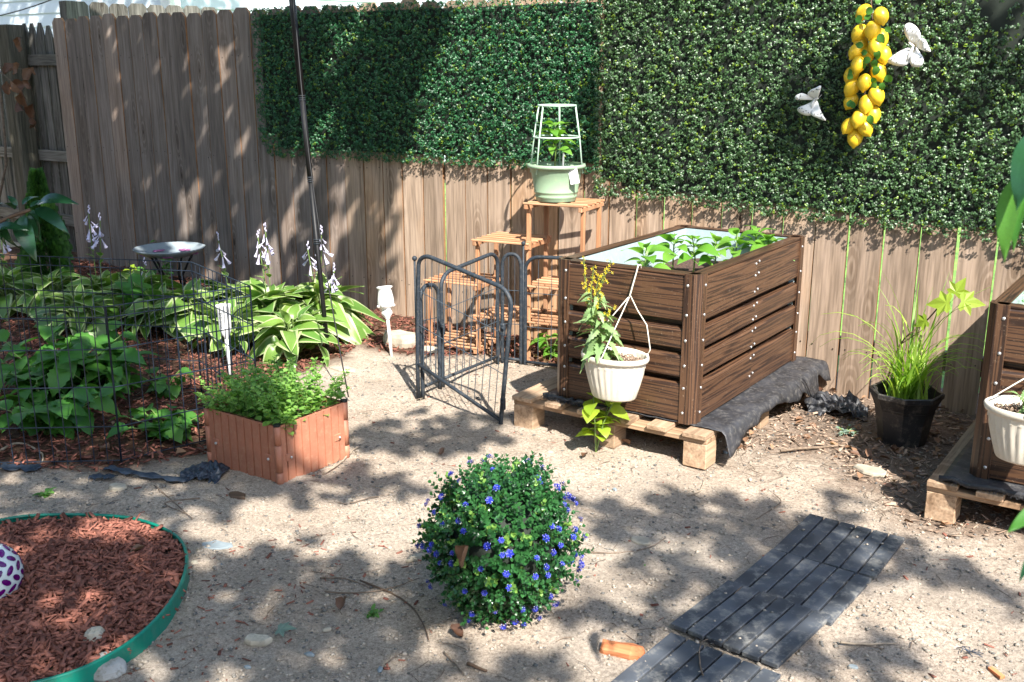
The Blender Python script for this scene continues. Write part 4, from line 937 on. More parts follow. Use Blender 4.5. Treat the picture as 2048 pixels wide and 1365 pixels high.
butterfly('white butterfly ornament to the left of the lemon string', wallspot(1630, 200, 4.655), (
  ('upper_wing', [(2, 0), (-8, -10), (-2, -18), (8, -22), (18, -26), (16, -14), (8, -2)], .06), ('upper_wing', [(0, 0), (-12, 0), (-28, 0), (-32, -6), (-20, -12), (-8, -8)], .04),
  ('lower_wing', [(2, 0), (-10, 8), (-26, 16), (-20, 24), (-8, 28), (2, 26), (6, 12)], .04), ('lower_wing', [(2, 0), (12, 8), (22, 22), (32, 36), (16, 32), (2, 26), (0, 12)], .06)), ((0, .04, 16), (2, .04, 6), (4, .03, -2), (12, .045, -3)))
# ================================================================= PLANTS
def place(me, name, parent, loc, M3, s, label=None):
    o = bpy.data.objects.new(name, me); C.objects.link(o); o.parent = parent
    M = M3.to_4x4() @ Matrix.Diagonal((s[0], s[1], s[2], 1)) if hasattr(s, '__len__') else M3.to_4x4() @ Matrix.Scale(s, 4)
    o.matrix_basis = Matrix.Translation(loc) @ M
    if label: o['label'] = label
    return o
def aim(az, el, roll=0):         # local +Y leads out along az/el, local +Z is up
    return Matrix.Rotation(az-math.pi/2, 3, 'Z') @ Matrix.Rotation(el, 3, 'X') @ Matrix.Rotation(roll, 3, 'Y')
hl = [leafmesh('leaf', ['hosta', 'hosta_rim'], 1.0, w, .12, dr, 8, 8, rim=1) for w, dr in ((.38, .5), (.42, .8), (.34, .35), (.40, 1.15))]
bell = MB()
bell.lathe([(.0015, 0), (.003, -.006), (.004, -.016), (.0075, -.026), (.011, -.034)], 8); bell_me = bell.mesh('flower', 'lavender')
def hosta(label, p, nl, size, seed, scapes=(), sun=0):
    rr = random.Random(seed); root = thing('hosta', label, 'hosta', (p[0], p[1], 0), group='variegated hostas in the garden bed')
    for k in range(nl):
        ring_ = k/nl; az = k*2.399+rr.uniform(-.25, .25); el = R(66-62*ring_+rr.uniform(-24, 20)); az += rr.uniform(-.4, .4); ll = size*(.62+.38*rr.random())*(1 if ring_ > .2 else .8)
        st = size*(.28+.55*ring_); h0 = .03+.10*(1-ring_*.55)*size/.17
        b = Vector((math.cos(az)*st*.75, math.sin(az)*st*.75, h0+.07*(1-ring_)))
        o = place(hl[rr.randrange(4)], 'leaf', root, b, aim(az, el, rr.uniform(-.9, .9)), (ll*rr.uniform(.75, 1.1), ll*rr.uniform(.8, 1.1), ll*rr.uniform(.8, 1.5)))
    mb = MB()
    for k in range(nl):
        ring_ = k/nl; az = k*2.399; st = size*(.28+.55*ring_)*.75; mb.tube([(0, 0, 0), (math.cos(az)*st*.6, math.sin(az)*st*.6, .06), (math.cos(az)*st, math.sin(az)*st, .03+.10*(1-ring_*.55)*size/.17+.07*(1-ring_))], .003, 5, cap=False)
    mb.build('petioles', 'stem', root)
    for (dx, dy, h, lx, nb) in scapes:
        pts = [Vector((dx*.2, dy*.2, .05)), Vector((dx*.2+lx*.3, dy*.3, h*.45)), Vector((dx*.3+lx*.7, dy*.5, h*.8)), Vector((dx*.3+lx, dy*.5, h))]
        mb = MB(); mb.tube(crom([tuple(q) for q in pts], 4, False), .0028, 6); mb.build('flower_stalk', 'stem', root)
        for u in (.35, .55): place(hl[0], 'stalk_leaf', root, pts[1].lerp(pts[2], u), aim(rr.uniform(0, 6.28), R(60)), .055)
        for k in range(nb):
            f = k/nb; f = f**1.3; q = pts[2].lerp(pts[3], f*1.0) if f < .9 else pts[3]; az = rr.uniform(0, 6.28)
            M = Matrix.Rotation(az, 3, 'Z') @ Matrix.Rotation(R(-rr.uniform(10, 60)), 3, 'Y')
            place(bell_me, 'flower', root, q+Vector((math.cos(az)*.010, math.sin(az)*.010, 0)), M, ((1.0-.4*f)*1.1, (1.0-.4*f)*1.1, (1.5-.6*f)*1.25))
        mb = MB()
        for k in range(6): mb.sphere(pts[3]+Vector((rr.uniform(-.008, .008), rr.uniform(-.008, .008), .008*k)), .004, 6, 4, sc_=(1, 1, 1.8))
        mb.build('buds', 'lavender', root)
    return root
HS = [('sunlit hosta in front of the foot of the black pole, largest of the clump', spot(640, 672), 44, .19, [(-.05, .02, .50, -.06, 8), (.02, .03, .60, .03, 9), (.10, -.02, .40, .12, 8)]),
      ('hosta left of the black pole with drooping cream edged leaves', spot(545, 678), 42, .19, [(-.06, 0, .58, -.05, 7), (.03, .03, .62, -.03, 8)]),
      ('hosta behind the white rain gauge with bell flowers above', spot(468, 655), 36, .17, [(-.03, .02, .52, -.09, 6)]),
      ('hosta in front of the bird bath with hanging leaves', spot(385, 668), 36, .17, []),
      ('hosta at the middle of the left clump inside the wire fence', spot(290, 640), 34, .17, [(0, 0, .35, .05, 2)]),
      ('hosta below the tall lilac flower stalks at the left', spot(205, 640), 36, .17, [(-.10, 0, .66, .0, 9), (.02, .02, .62, .06, 8)]),
      ('hosta at the left behind the leafy shrub', spot(110, 632), 34, .17, []),
      ('hosta at the far left edge of the garden bed', spot(20, 628), 30, .18, [(-.02, 0, .55, .02, 6)])]
HS += [('hosta between the rain gauge and the sunlit clump, in the front row', spot(590, 715), 28, .15, []), ('hosta under the rain gauge, behind the mint', spot(455, 705), 26, .15, []), ('hosta in the second row below the bird bath', spot(330, 665), 26, .15, []), ('hosta in the second row at the left behind the broad leaves', spot(165, 668), 26, .15, []), ('hosta filling the gap between the lilac stalks and the bird bath', spot(250, 625), 24, .15, [])]
for k, (lab, p, nl, sz, scp) in enumerate(HS): hosta(lab, p, int(nl*1.35), sz*1.15, 40+k, scp)
# leafy shrubs with toothed leaves
tl = [leafmesh('leaf', ['leafy'], 1.0, w, .10, dr, 12, 4, tooth=.16) for w, dr in ((.42, .25), (.46, .5), (.38, .1))]
def leafy(name, label, cat, p, stems, size, seed, spread=.22, h=.3, per=7, mats=tl, group=None, tilt=(-25, 25), start=.25):
    rr = random.Random(seed); root = thing(name, label, cat, (p[0], p[1], 0), group=group); mb = MB()
    for s_ in range(stems):
        a = s_*2.399+rr.uniform(-.4, .4); hh = h*rr.uniform(.6, 1.05); sp = spread*rr.uniform(.4, 1)
        P = [Vector((0, 0, 0)), Vector((math.cos(a)*sp*.4, math.sin(a)*sp*.4, hh*.55)), Vector((math.cos(a)*sp, math.sin(a)*sp, hh))]
        mb.tube(P, [.004, .003, .002], 6, cap=False)
        for k in range(per):
            f = start+(1-start)*k/(per-1); q = P[0].lerp(P[1], f*2) if f < .5 else P[1].lerp(P[2], f*2-1)
            az = rr.uniform(0, 6.28) if k < per-1 else a; l = size*rr.uniform(.65, 1.15)
            place(mats[rr.randrange(len(mats))], 'leaf', root, q, aim(az, R(rr.uniform(*tilt)), rr.uniform(-.4, .4)), l)
    mb.build('stems', 'stem', root); return root
G1 = 'broad leaved green plants inside the wire fence'
leafy('leafy_shrub', 'tall dark green leafy shrub at the left inside the wire fence', 'leafy plant', spot(120, 800), 14, .135, 1, .30, .31, 10, group=G1)
leafy('leafy_shrub', 'dark leafy plant hanging broad leaves low by the front wires', 'leafy plant', spot(95, 870), 11, .13, 2, .26, .18, 8, group=G1)
leafy('leafy_shrub', 'leafy plant in the middle, just right of the tall dark shrub', 'leafy plant', spot(205, 810), 11, .125, 3, .24, .24, 9, group=G1)
leafy('leafy_shrub', 'low bright leafy plant near the front wire corner beside the mint box', 'leafy plant', spot(340, 872), 10, .085, 4, .17, .10, 8, group=G1)
leafy('leafy_shrub', 'small leafy plant left of the mint, between the wires and the rain gauge', 'leafy plant', spot(330, 790), 5, .085, 5, .16, .12, 5, group=G1)
leafy('leafy_shrub', 'upright leafy plant with a fresh green tip among the hostas by the bird bath', 'leafy plant', spot(290, 660), 5, .12, 6, .10, .24, 7, group=G1, tilt=(10, 60))
leafy('ground_ivy', 'dark creeping ivy at the fence foot behind the bird bath', 'ivy plant', spot(310, 575), 7, .045, 7, .20, .16, 9)
leafy('ground_ivy', 'small dark ivy sprig climbing the pickets behind the lilac bells', 'ivy plant', spot(335, 560), 4, .04, 17, .10, .28, 9)
limel = leafmesh('leaf', ['limeleaf'], 1.0, .42, .1, .2, 8, 4)
leafy('lime_seedling', 'small lime green seedling by the fence left of the bird bath', 'seedling', spot(262, 575), 4, .06, 8, .08, .16, 6, mats=[limel])
leafy('ground_ivy', 'dark blue green creeping leaves at the far left behind the conifer', 'ivy plant', spot(40, 560), 9, .05, 9, .35, .22, 10)
leafy('pokeweed_seedling', 'bright green seedling behind the raised bed, right of the stand legs', 'seedling', spot(1100, 722), 4, .085, 10, .10, .16, 5, mats=[leafmesh('leaf', ['pepper'], 1.0, .33, .1, .4, 8, 4)])
# arborvitae
cf = thing('arborvitae', 'narrow dark green arborvitae in front of the fence at the left', 'conifer', (spot(105, 612)[0], spot(105, 612)[1], 0))
n = 5200; h = rng.random(n); a = rng.uniform(0, 6.28, n); r = (.165*(1-h)**.95+.008)*rng.random(n)**.35*(1+.25*np.sin(a*3+h*9))
pos = np.stack([r*np.cos(a), r*np.sin(a), .05+h*.80], 1); nr = np.stack([-np.sin(a)+rng.normal(0, .3, n), np.cos(a)+rng.normal(0, .3, n), rng.normal(0, .5, n)], 1)
B = basis(nr, rng.normal(0, .5, n))
up = np.stack([np.cos(a)*.6, np.sin(a)*.6, np.ones(n)*.9], 1); up /= np.linalg.norm(up, axis=1, keepdims=True); nn = nr-(nr*up).sum(1)[:, None]*up; nn /= np.linalg.norm(nn, axis=1, keepdims=True)
B = np.stack([np.cross(up, nn), up, nn], 2)
SPRAY = ([(0, 0, 0), (-.12, .4, 0), (-.45, .6, .05), (-.1, .62, 0), (0, 1.1, .05), (.1, .62, 0), (.45, .6, .05), (.12, .4, 0)], [(0, 7, 3, 1), (1, 3, 2, 1), (7, 6, 5, 7), (3, 7, 5, 4)])
scatter('foliage', SPRAY[0], [(0, 7, 5, 3), (0, 3, 2, 1), (7, 6, 5, 5), (3, 5, 4, 4)] if False else [(0, 7, 3, 1), (1, 3, 4, 2), (3, 7, 6, 4)], pos, B, rng.uniform(.025, .055, n), rng.random(n), 'conifer', cf, kind='stuff')
mb = MB(); mb.tube([(0, 0, 0), (0, 0, .75)], [.012, .003], 8); mb.build('trunk', 'bark', cf)
# mint
n_st = 150; mp = []; mB = []; ms = []; mtint = []; mb = MB(); ml = thing('mint_plant', 'bushy bright green mint overflowing the terracotta planter box', 'mint', (TP[0]-PW/2, TP[1]+PD/2, PH-.06))
for s_ in range(n_st):
    x0, y0 = random.uniform(-PW/2+.02, PW/2-.02), random.uniform(-PD/2+.02, PD/2-.02)
    ox, oy = x0*1.32+random.gauss(-.02, .035), y0*1.35+random.gauss(.01, .04); hh = random.uniform(.09, .235)*(1-.25*(abs(ox)+abs(oy)))
    if ox < -.16: ox -= random.uniform(0, .06); hh *= .8
    P = [Vector((x0, y0, 0)), Vector(((x0+ox)/2, (y0+oy)/2, hh*.62)), Vector((ox, oy, hh))]; mb.tube(P, .0011, 4, cap=False)
    m_ = random.randint(7, 11); tt = random.random()
    for k in range(m_):
        f = .22+.78*k/(m_-1); q = P[0].lerp(P[1], f*2) if f < .5 else P[1].lerp(P[2], f*2-1); az = k*1.571+random.uniform(-.3, .3)
        for sgn in (0, math.pi):
            mp.append(q); mB.append(np.array(aim(az+sgn, R(random.uniform(-15, 45)), random.uniform(-.5, .5)))); ms.append(random.uniform(.016, .038)*(1.25-.65*f)); mtint.append(min(1, max(0, .6*tt+.4*random.random()-.1+.25*f)))
scatter('leaves', [(0, 0, 0), (-.36, .3, .1), (-.34, .7, .08), (0, 1, -.06), (.34, .7, .08), (.36, .3, .1)], OVAL[1], np.array(mp), np.array(mB), np.array(ms), np.array(mtint), 'mint', ml, kind='stuff')
mb.build('stems', 'stem', ml, kind='stuff')
# pepper plants
pl_ = [leafmesh('leaf', ['pepper'], 1.0, w, .10, dr, 8, 4) for w, dr in ((.30, .35), (.34, .6), (.26, .2))]
def pepper(label, p, z, h, nlv, size, seed, cat='pepper plant', group='pepper seedlings in the middle raised bed', name='pepper_plant'):
    rr = random.Random(seed); root = thing(name, label, cat, (p[0], p[1], z), group=group); mb = MB(); mb.tube([(0, 0, 0), (rr.uniform(-.01, .01), 0, h*.5), (rr.uniform(-.015, .015), 0, h)], [.004, .0035, .002], 6)
    for k in range(nlv):
        f = .45+.55*k/nlv; az = k*2.399+rr.uniform(-.3, .3); l = size*rr.uniform(.7, 1.1)*(1 if f < .9 else .7); q = Vector((math.cos(az)*.035*(1.2-f), math.sin(az)*.035*(1.2-f), h*f)); mb.tube([(0, 0, h*f-.015), q], .0013, 4, cap=False)
        place(pl_[rr.randrange(3)], 'leaf', root, q, aim(az, R(rr.uniform(-10, 30)+55*(f-.5)), rr.uniform(-.4, .4)), l)
    mb.build('stem', 'stem', root); return root
zs = .152+.43
for k, (x, y, h, lab) in enumerate(((1290, 540, .15, 'pepper plant at the front left of the raised bed, right behind the hanger'), (1345, 520, .17, 'slim pepper plant with a single tall stem, second from the left'), (1385, 522, .16, 'pepper plant behind the front corner post of the raised bed'),
                                   (1430, 520, .14, 'pepper plant just right of the front corner post'), (1470, 508, .15, 'pepper plant at the middle of the right panel rim'), (1510, 500, .16, 'tallest pepper plant behind the right panel rim'), (1535, 505, .12, 'pepper plant farthest back at the right of the bed'))):
    q = spot(x, y+30, zs+.02); q.x = min(q.x, -1.68); q.x = max(q.x, -2.12); pepper(lab, q, zs-.0, h+.04, 11, .105, 60+k)
pepper('pepper plant growing inside the trellis cage of the sage pot', (PX-.01, PY, 0), PZ+.155, .235, 26, .085, 77, group=None)
# microgreens in the right bed
mg = thing('sprouts', 'dense pale green sprouts filling the raised bed at the right edge', 'sprouts', (-.28, 3.9, .72), group=None)
n = 3800; x = rng.uniform(-.25, .25, n); y = rng.uniform(-.22, .45, n); zz = rng.uniform(-.10, .045, n)
scatter('leaves', OVAL[0], OVAL[1], np.stack([x, y, zz], 1), basis(np.stack([rng.normal(0, .6, n), rng.normal(0, .6, n), np.ones(n)], 1), rng.uniform(0, 6.28, n)), rng.uniform(.009, .02, n), rng.random(n), 'microgreen', mg, kind='stuff')
# hanging plant in basket
kl = [leafmesh('leaf', ['kale'], 1.0, w, .15, dr, 14, 4, tooth=.42) for w, dr in ((.22, .6), (.27, .9), (.17, .35))]
hp = thing('bolted_kale', 'bolting leafy green with tall yellow flower sprays growing in the middle hanging basket', 'flowering plant', (-1.905, 3.40, .395)); mb = MB(); rr = random.Random(5)
for s_, (x1, z1) in enumerate(((-.085, .30), (-.055, .37), (-.015, .27), (.02, .40), (-.03, .335), (-.10, .40), (.035, .22), (-.005, .36))):
    P = crom([(0, 0, 0), (-.035+x1*.1, -.01, z1*.28), (-.045+x1*.4, -.015, z1*.6), (x1, -.02, z1)], 4, False); mb.tube(P, [.003-.0018*i/len(P) for i in range(len(P))], 5, cap=False)
    f_ = MB()
    for k in range(11):
        q = P[-1].lerp(P[-4], k/12)+Vector((rr.gauss(0, .010), rr.gauss(0, .008), 0)); mb.tube([P[-1].lerp(P[-4], k/12), q], .0007, 3, cap=False)
        for j in range(4): a = j*1.571+k; f_.add([q, q+Vector((math.cos(a)*.004, -.002, math.sin(a)*.004)), q+Vector((math.cos(a+.4)*.008, -.001, math.sin(a+.4)*.008)), q+Vector((math.cos(a+.8)*.004, -.002, math.sin(a+.8)*.004))], [(0, 1, 2, 3)])
    f_.build('flower_spray', 'yellow', hp)
    for k in range(4): place(kl[rr.randrange(3)], 'leaf', hp, P[2+k*2], aim(rr.uniform(0, 6.28), R(rr.uniform(0, 50))), .030)
mb.build('stems', 'stem', hp)
for k in range(56):
    az = k*2.399; f = k/56; place(kl[rr.randrange(3)], 'leaf', hp, Vector((-.015-.04*f+math.cos(az)*.014, -.01+math.sin(az)*.012, .02+.25*f)), aim(az, R(rr.uniform(-25, 45)), rr.uniform(-.6, .6)), .092*(1.1-.6*f))
hp2 = leafy('leafy_herb', 'curly leafy plant in the hanging basket at the right edge', 'leafy plant', (-.40, 3.42), 5, .06, 31, .06, .09, 6, mats=kl); hp2.location.z = .452
# sapling in front of the pallet
sl_ = [leafmesh('leaf', ['limeleaf'], 1.0, .40, .08, .25, 10, 4, tooth=.06)]
sp = leafy('sapling', 'young sapling with broad yellow green leaves in front of the middle pallet', 'sapling', spot(1192, 905), 4, .085, 12, .10, .27, 7, mats=sl_, tilt=(-20, 35), start=.3)
# grass in black pot
gb_ = thing('spider_grass', 'arching green grass like plant spilling out of the black pot', 'grass plant', (-.965, 4.235, .17)); mb = MB(); rr = random.Random(9); vs_ = []
for k in range(125):
    a = rr.uniform(0, 6.28); l = rr.uniform(.18, .60)*(1 if rr.random() < .6 else .7); lean = rr.uniform(.15, 1.25); w = rr.uniform(.003, .0062); x0, y0 = rr.gauss(0, .03), rr.gauss(0, .03); seg = 8; V = []; dirv = Vector((math.cos(a), math.sin(a), 0)); sd = Vector((-math.sin(a), math.cos(a), 0))
    for i in range(seg+1):
        t_ = i/seg; th = lean*(.25+1.75*t_*t_); 
        p = Vector((x0, y0, 0)) if i == 0 else p+(dirv*math.sin(th)+Vector((0, 0, math.cos(th))))*(l/seg)
        ww = w*(1-t_**2.2)+.0004; V += [p-sd*ww, p+Vector((0, 0, -.0015)), p+sd*ww]
    F = []
    for i in range(seg): b = i*3; F += [(b, b+1, b+4, b+3), (b+1, b+2, b+5, b+4)]
    mb.add(V, F, 0, True); vs_ += [rr.random()]*len(V)
o = mb.build('blades', 'grassblade', gb_, kind='stuff'); at = o.data.attributes.new('tint', 'FLOAT', 'POINT'); at.data.foreach_set('value', vs_)
def maple(name='leaf', mat='limeleaf', s=1.0):
    lobes = [(-2.2, .45), (-1.75, .62), (-1.45, .45), (-1.05, .9), (-.65, .55), (-.35, .72), (0, 1.15), (.35, .72), (.65, .55), (1.05, .9), (1.45, .45), (1.75, .62), (2.2, .45)]
    V = [(0, 0, 0)]; 
    for a, r in lobes: V.append((math.sin(a)*r*s, math.cos(a)*r*s, -.12*r*r*s+.06*abs(math.sin(a*3))*s))
    V.append((0, -.15*s, 0)); n = len(V); mb = MB(); mb.add(V, [(0, i+1, i) for i in range(1, n-1)]+[(0, 1, n-1)], 0, False); return mb.mesh(name, mat)
mpm = maple()
msap = thing('maple_seedling', 'maple seedling with lime yellow leaves leaning over the pot by the fence', 'seedling', spot(1775, 800, .15)); O_ = msap.location.copy()
tips = [wallspot(x, y, Y) for x, y, Y in ((1885, 605, 4.25), (1700, 640, 4.22))]
mb = MB(); A_ = spot(1765, 790, .17)-O_; mid_ = wallspot(1800, 690, 4.24)-O_
mb.tube(crom([tuple(A_), tuple(mid_), tuple(wallspot(1850, 645, 4.25)-O_), tuple(tips[0]-O_)], 5, False), .003, 6); mb.tube([mid_, wallspot(1845, 660, 4.2)-O_], .002, 5); mb.build('stem', 'brownstem', msap)
for (x, y, Y, s, az, el) in ((1893, 606, 4.20, .075, 190, -20), (1928, 604, 4.23, .070, -20, -10), (1912, 585, 4.27, .060, 70, 40), (1850, 642, 4.18, .050, 180, -50)):
    y_ = Vector((math.cos(R(az)), .15, math.sin(R(el)+.15))).normalized(); z_ = Vector((.25, -.8, .55)); z_ = (z_-y_*z_.dot(y_)).normalized(); place(mpm, 'leaf', msap, wallspot(x, y, Y)-O_, Matrix((y_.cross(z_), y_, z_)).transposed(), s)

# ================================================================= FLOWER BALL
BC = Vector((-1.535, 2.165, .218)); ball = thing('flower_ball', 'round artificial bush with blue flowers standing on the sand in the foreground', 'artificial bush', (BC.x, BC.y, 0)); BR = .214
g = np.random.default_rng(12); ns = 1150; u = g.uniform(-1, 1, ns); ph = g.uniform(0, 6.28, ns); dirs = np.stack([np.sqrt(1-u*u)*np.cos(ph), np.sqrt(1-u*u)*np.sin(ph), u], 1)
m_ = 12; pos = []; Bs = []; sc2 = []; tn = []; mi = []
for k in range(ns):
    d = Vector(dirs[k]); lump = .06*math.sin(d.x*5+1)+.05*math.sin(d.y*6+d.z*4)+.04*math.sin(d.z*7+2); rad = BR*(.82+lump+.18*g.random()+.13*(g.random() < .10)); jit = Vector(g.normal(0, .22, 3)); ax = (d+jit+Vector((0, 0, .25))).normalized(); q0 = Vector((0, 0, BC.z))+d*rad*.84; ln_ = .040+.024*g.random(); tt = g.random()*.7; lim = g.random() < .08
    e = ax.orthogonal().normalized(); f = ax.cross(e)
    for j in range(m_):
        t_ = (j//2)/(m_/2-1); an = (j//2)*1.57+(j % 2)*math.pi+k; out = (e*math.cos(an)+f*math.sin(an)); yv = (out*(1-.45*t_)+ax*(.45+.5*t_)).normalized(); zv = (ax-yv*ax.dot(yv)).normalized(); xv = yv.cross(zv)
        pos.append(q0+ax*ln_*t_); Bs.append(np.array([xv, yv, zv]).T); sc2.append((.0130+.0085*g.random())*(1-.25*t_)); tn.append(min(1, tt+.3*g.random()+.12*t_)); mi.append(1 if lim and g.random() < .7 else 0)
scatter('leaves', OVAL[0], OVAL[1], np.array(pos), np.array(Bs), np.array(sc2), np.array(tn), ['bushleaf', 'mint'], ball, mi=mi, kind='stuff')
mb = MB(); mb.sphere((0, 0, BC.z), BR*.70, 20, 14); mb.build('core', 'net', ball); mb = MB(); mb.tube([(0, 0, 0), (0, 0, .1)], .05, 12); mb.build('stub_base', 'net', ball)
fms = []
for v in range(3):
    mb = MB()
    for rg, (nn_, r, z, s) in enumerate(((6, .009, .004, .0085), (6, .0065, .009, .0075), (4, .003, .013, .0065))):
        for j in range(nn_):
            a = j/nn_*6.283+rg*.5+v; c, s_ = math.cos(a), math.sin(a)
            q = [(r*.2, 0, z-.003), (r+.0, -s*.45, z), (r+s*.5, -s*.30, z+.0015), (r+s*.6, 0, z+.0005), (r+s*.5, s*.30, z+.0015), (r, s*.45, z)]
            V = [(x*c-y*s_, x*s_+y*c, zz) for x, y, zz in q]; mb.add(V, [(0, 1, 5)], 0); mb.add(V, [(1, 2, 4, 5)], 0); mb.add([(x*1.04, y*1.04, zz+.0006) for x, y, zz in V], [(2, 3, 4)], 1 if (j+v) % 3 else 0)
    fms.append(mb.mesh('flower', ['petal_blue', 'petal_white']))
FL = [(937, 912), (980, 915), (985, 942), (898, 947), (940, 930), (903, 950), (919, 963), (974, 920), (994, 978), (979, 1002), (1075, 958), (1080, 968), (859, 1003), (885, 995), (853, 1010), (872, 1024), (931, 1012), (918, 1042), (886, 1050), (927, 1064), (831, 1052), (865, 1090), (833, 1093), (849, 1091), (875, 1109), (862, 1100), (905, 1107), (882, 1127), (906, 1127), (976, 1094), (1002, 1080), (1020, 1108), (1004, 1110), (962, 1138), (1013, 1147), (1018, 1176), (930, 1182), (969, 1186), (1073, 1117), (1070, 1153), (1095, 1151), (1103, 1053), (1116, 1060), (1090, 1078), (1105, 1105), (1122, 1130), (1160, 1003), (1127, 1010), (1133, 1020), (1126, 998), (1148, 1060), (1145, 1075), (1142, 1120), (1160, 1112), (1168, 1133), (1162, 1168), (1098, 1192), (1110, 1205), (1043, 1218), (1069, 1217), (1030, 1242), (1046, 1245), (1078, 1235), (946, 1226), (938, 1240), (990, 1222), (1006, 1265), (889, 1210), (860, 1175), (857, 1160), (1120, 1090), (1090, 1135), (1158, 1040)]
cam_p = Vector((0, 0, H_CAM))
for k, (x, y) in enumerate(FL):
    d = Vector(ray(x, y)).normalized(); oc = cam_p-BC; Rf = BR+.012; b = oc.dot(d); cc = oc.dot(oc)-Rf*Rf; disc = b*b-cc
    if disc > 0: q = cam_p+d*(-b-math.sqrt(disc))
    else: q0 = cam_p+d*(-b); q = BC+(q0-BC).normalized()*(Rf+.004)
    nrm = (q-BC).normalized(); nrm = (nrm+Vector((random.gauss(0, .25), random.gauss(0, .25), random.gauss(.2, .25)))).normalized()
    place(fms[k % 3], 'flower', ball, q-Vector((BC.x, BC.y, 0)), nrm.to_track_quat('Z', 'Y').to_matrix(), random.uniform(.55, .88))
for k in range(34):                      # the far side carries flowers too
    a = random.uniform(R(20), R(150)); u_ = random.uniform(-.5, .9); nrm = Vector((math.cos(a)*math.sqrt(1-u_*u_), math.sin(a)*math.sqrt(1-u_*u_), u_))
    place(fms[k % 3], 'flower', ball, nrm*(BR+.012)+Vector((0, 0, BC.z)), nrm.to_track_quat('Z', 'Y').to_matrix(), 1)
def curled(name, label, cat, p, s, rz, mat='dryleaf', tilt=20, parent=None):
    mb = MB(); V = []; nl, nw = 6, 4
    for i in range(nl+1):
        t_ = i/nl; w = .34*math.sin(math.pi*(t_*.94+.03))*(1+.2*math.sin(i*2.3+rz))
        for j in range(nw+1): u_ = -1+2*j/nw; V.append((w*u_*s, t_*s, s*(.20*u_*u_+.14*math.sin(t_*5+rz)*abs(u_)+.10*t_*t_)))
    mb.add(V, [(i*(nw+1)+j, i*(nw+1)+j+1, (i+1)*(nw+1)+j+1, (i+1)*(nw+1)+j) for i in range(nl) for j in range(nw)], 0, True)
    return put(name, mb.mesh(name, mat), parent, p, (R(tilt), R(random.uniform(-25, 25)), R(rz)), label=label, cat=cat)
dl = curled('dry_leaf', 'curled pink brown dead leaf caught upright in the flower ball', 'dead leaf', BC+(cam_p-BC).normalized()*0+Vector((0, 0, 0)), .075, 30, tilt=80)
dd_ = Vector(ray(923, 1135)).normalized(); b = (cam_p-BC).dot(dd_); dl.location = cam_p+dd_*(-b-BR-.010); dl.rotation_euler = (R(75), R(20), R(-35))

# ================================================================= STONES, STICKS, LEAVES ON THE GROUND
def stone(label, px_, py_, a, b_, h, rz, mat='stone', seed=0, name='stone', flat=False, z=0):
    rr = random.Random(seed+int(px_)); p = spot(px_, py_); n = 11; V = []; prof = ((.92, 0), (1.0, .35), (.97, .75), (.86, 1.0)) if flat else ((.85, 0), (1.0, .3), (.95, .6), (.72, .92), (.35, 1.03))
    rad = [rr.uniform(.78, 1.12) for _ in range(n)]
    for f, zz in prof:
        for k in range(n): an = k/n*6.283; q = rad[k]*f*rr.uniform(.97, 1.03); V.append((a/2*q*math.cos(an), b_/2*q*math.sin(an), h*zz*rr.uniform(.93, 1.04)-.003))
    m_ = len(prof); F = [(r_*n+k, r_*n+(k+1) % n, (r_+1)*n+(k+1) % n, (r_+1)*n+k) for r_ in range(m_-1) for k in range(n)]+[tuple((m_-1)*n+k for k in range(n))]
    mb = MB(); mb.add(V, F); return mb.build(name, mat, None, loc=(p.x, p.y, z), rot=(0, 0, R(rz)), label=label, cat='stone')
stone('large flat topped tan stone block behind the white garden stake', 797, 690, .235, .13, .075, 15, flat=True, seed=3)
stone('big pale grey stone against the green edging at the bottom left', 212, 1345, .125, .10, .045, 20, 'greystone', seed=2)
stone('rounded tan stone inside the green edging, beside the big pale one', 192, 1300, .065, .05, .045, 70, seed=4, z=.02)
stone('flat tan stone left of the blue fabric, near the garden bed', 236, 980, .075, .055, .022, 25, flat=True)
stone('pale wedge shaped stone behind the black pole base', 690, 742, .16, .07, .018, 10, flat=True)
stone('smooth blue grey slate lying right of the green edging', 432, 1093, .115, .065, .010, 30, 'slate', flat=True)
stone('dark slate flake beyond the top of the green edging', 258, 1030, .05, .022, .006, 5, 'slate', flat=True)
stone('triangular tan stone in the shaded sand at the lower left', 515, 1285, .085, .045, .018, 20, flat=True)
stone('small tan stone touching the right side of the green edging', 388, 1130, .04, .028, .016, 10)
stone('grey flake next to the green edging, right of the small tan stone', 438, 1130, .04, .016, .008, -10, 'slate', flat=True)
stone('dark brown oval stone in front of the terracotta planter', 475, 994, .075, .05, .014, 0, 'brownstem', flat=True)
stone('pale square flat stone right of the flower ball', 1283, 1083, .075, .06, .010, 10, flat=True)
stone('cream flat stone in the litter left of the right pallet', 1740, 945, .14, .075, .020, -10, flat=True)
stone('tan stone lying half behind the pet pen', 860, 705, .12, .07, .035, 10)
stone('grey stone at the foot of the fence by the pole', 690, 618, .14, .07, .03, 0, 'slate')
stone('pale pebble left behind the flower ball', 832, 1120, .07, .03, .02, 60)
stone('blue grey pebble near the bottom edge left of centre', 495, 1335, .022, .014, .008, 20, 'slate')
stone('flat grey pebble close to the right row of tiles', 1707, 1335, .03, .018, .008, 10, 'slate', flat=True)
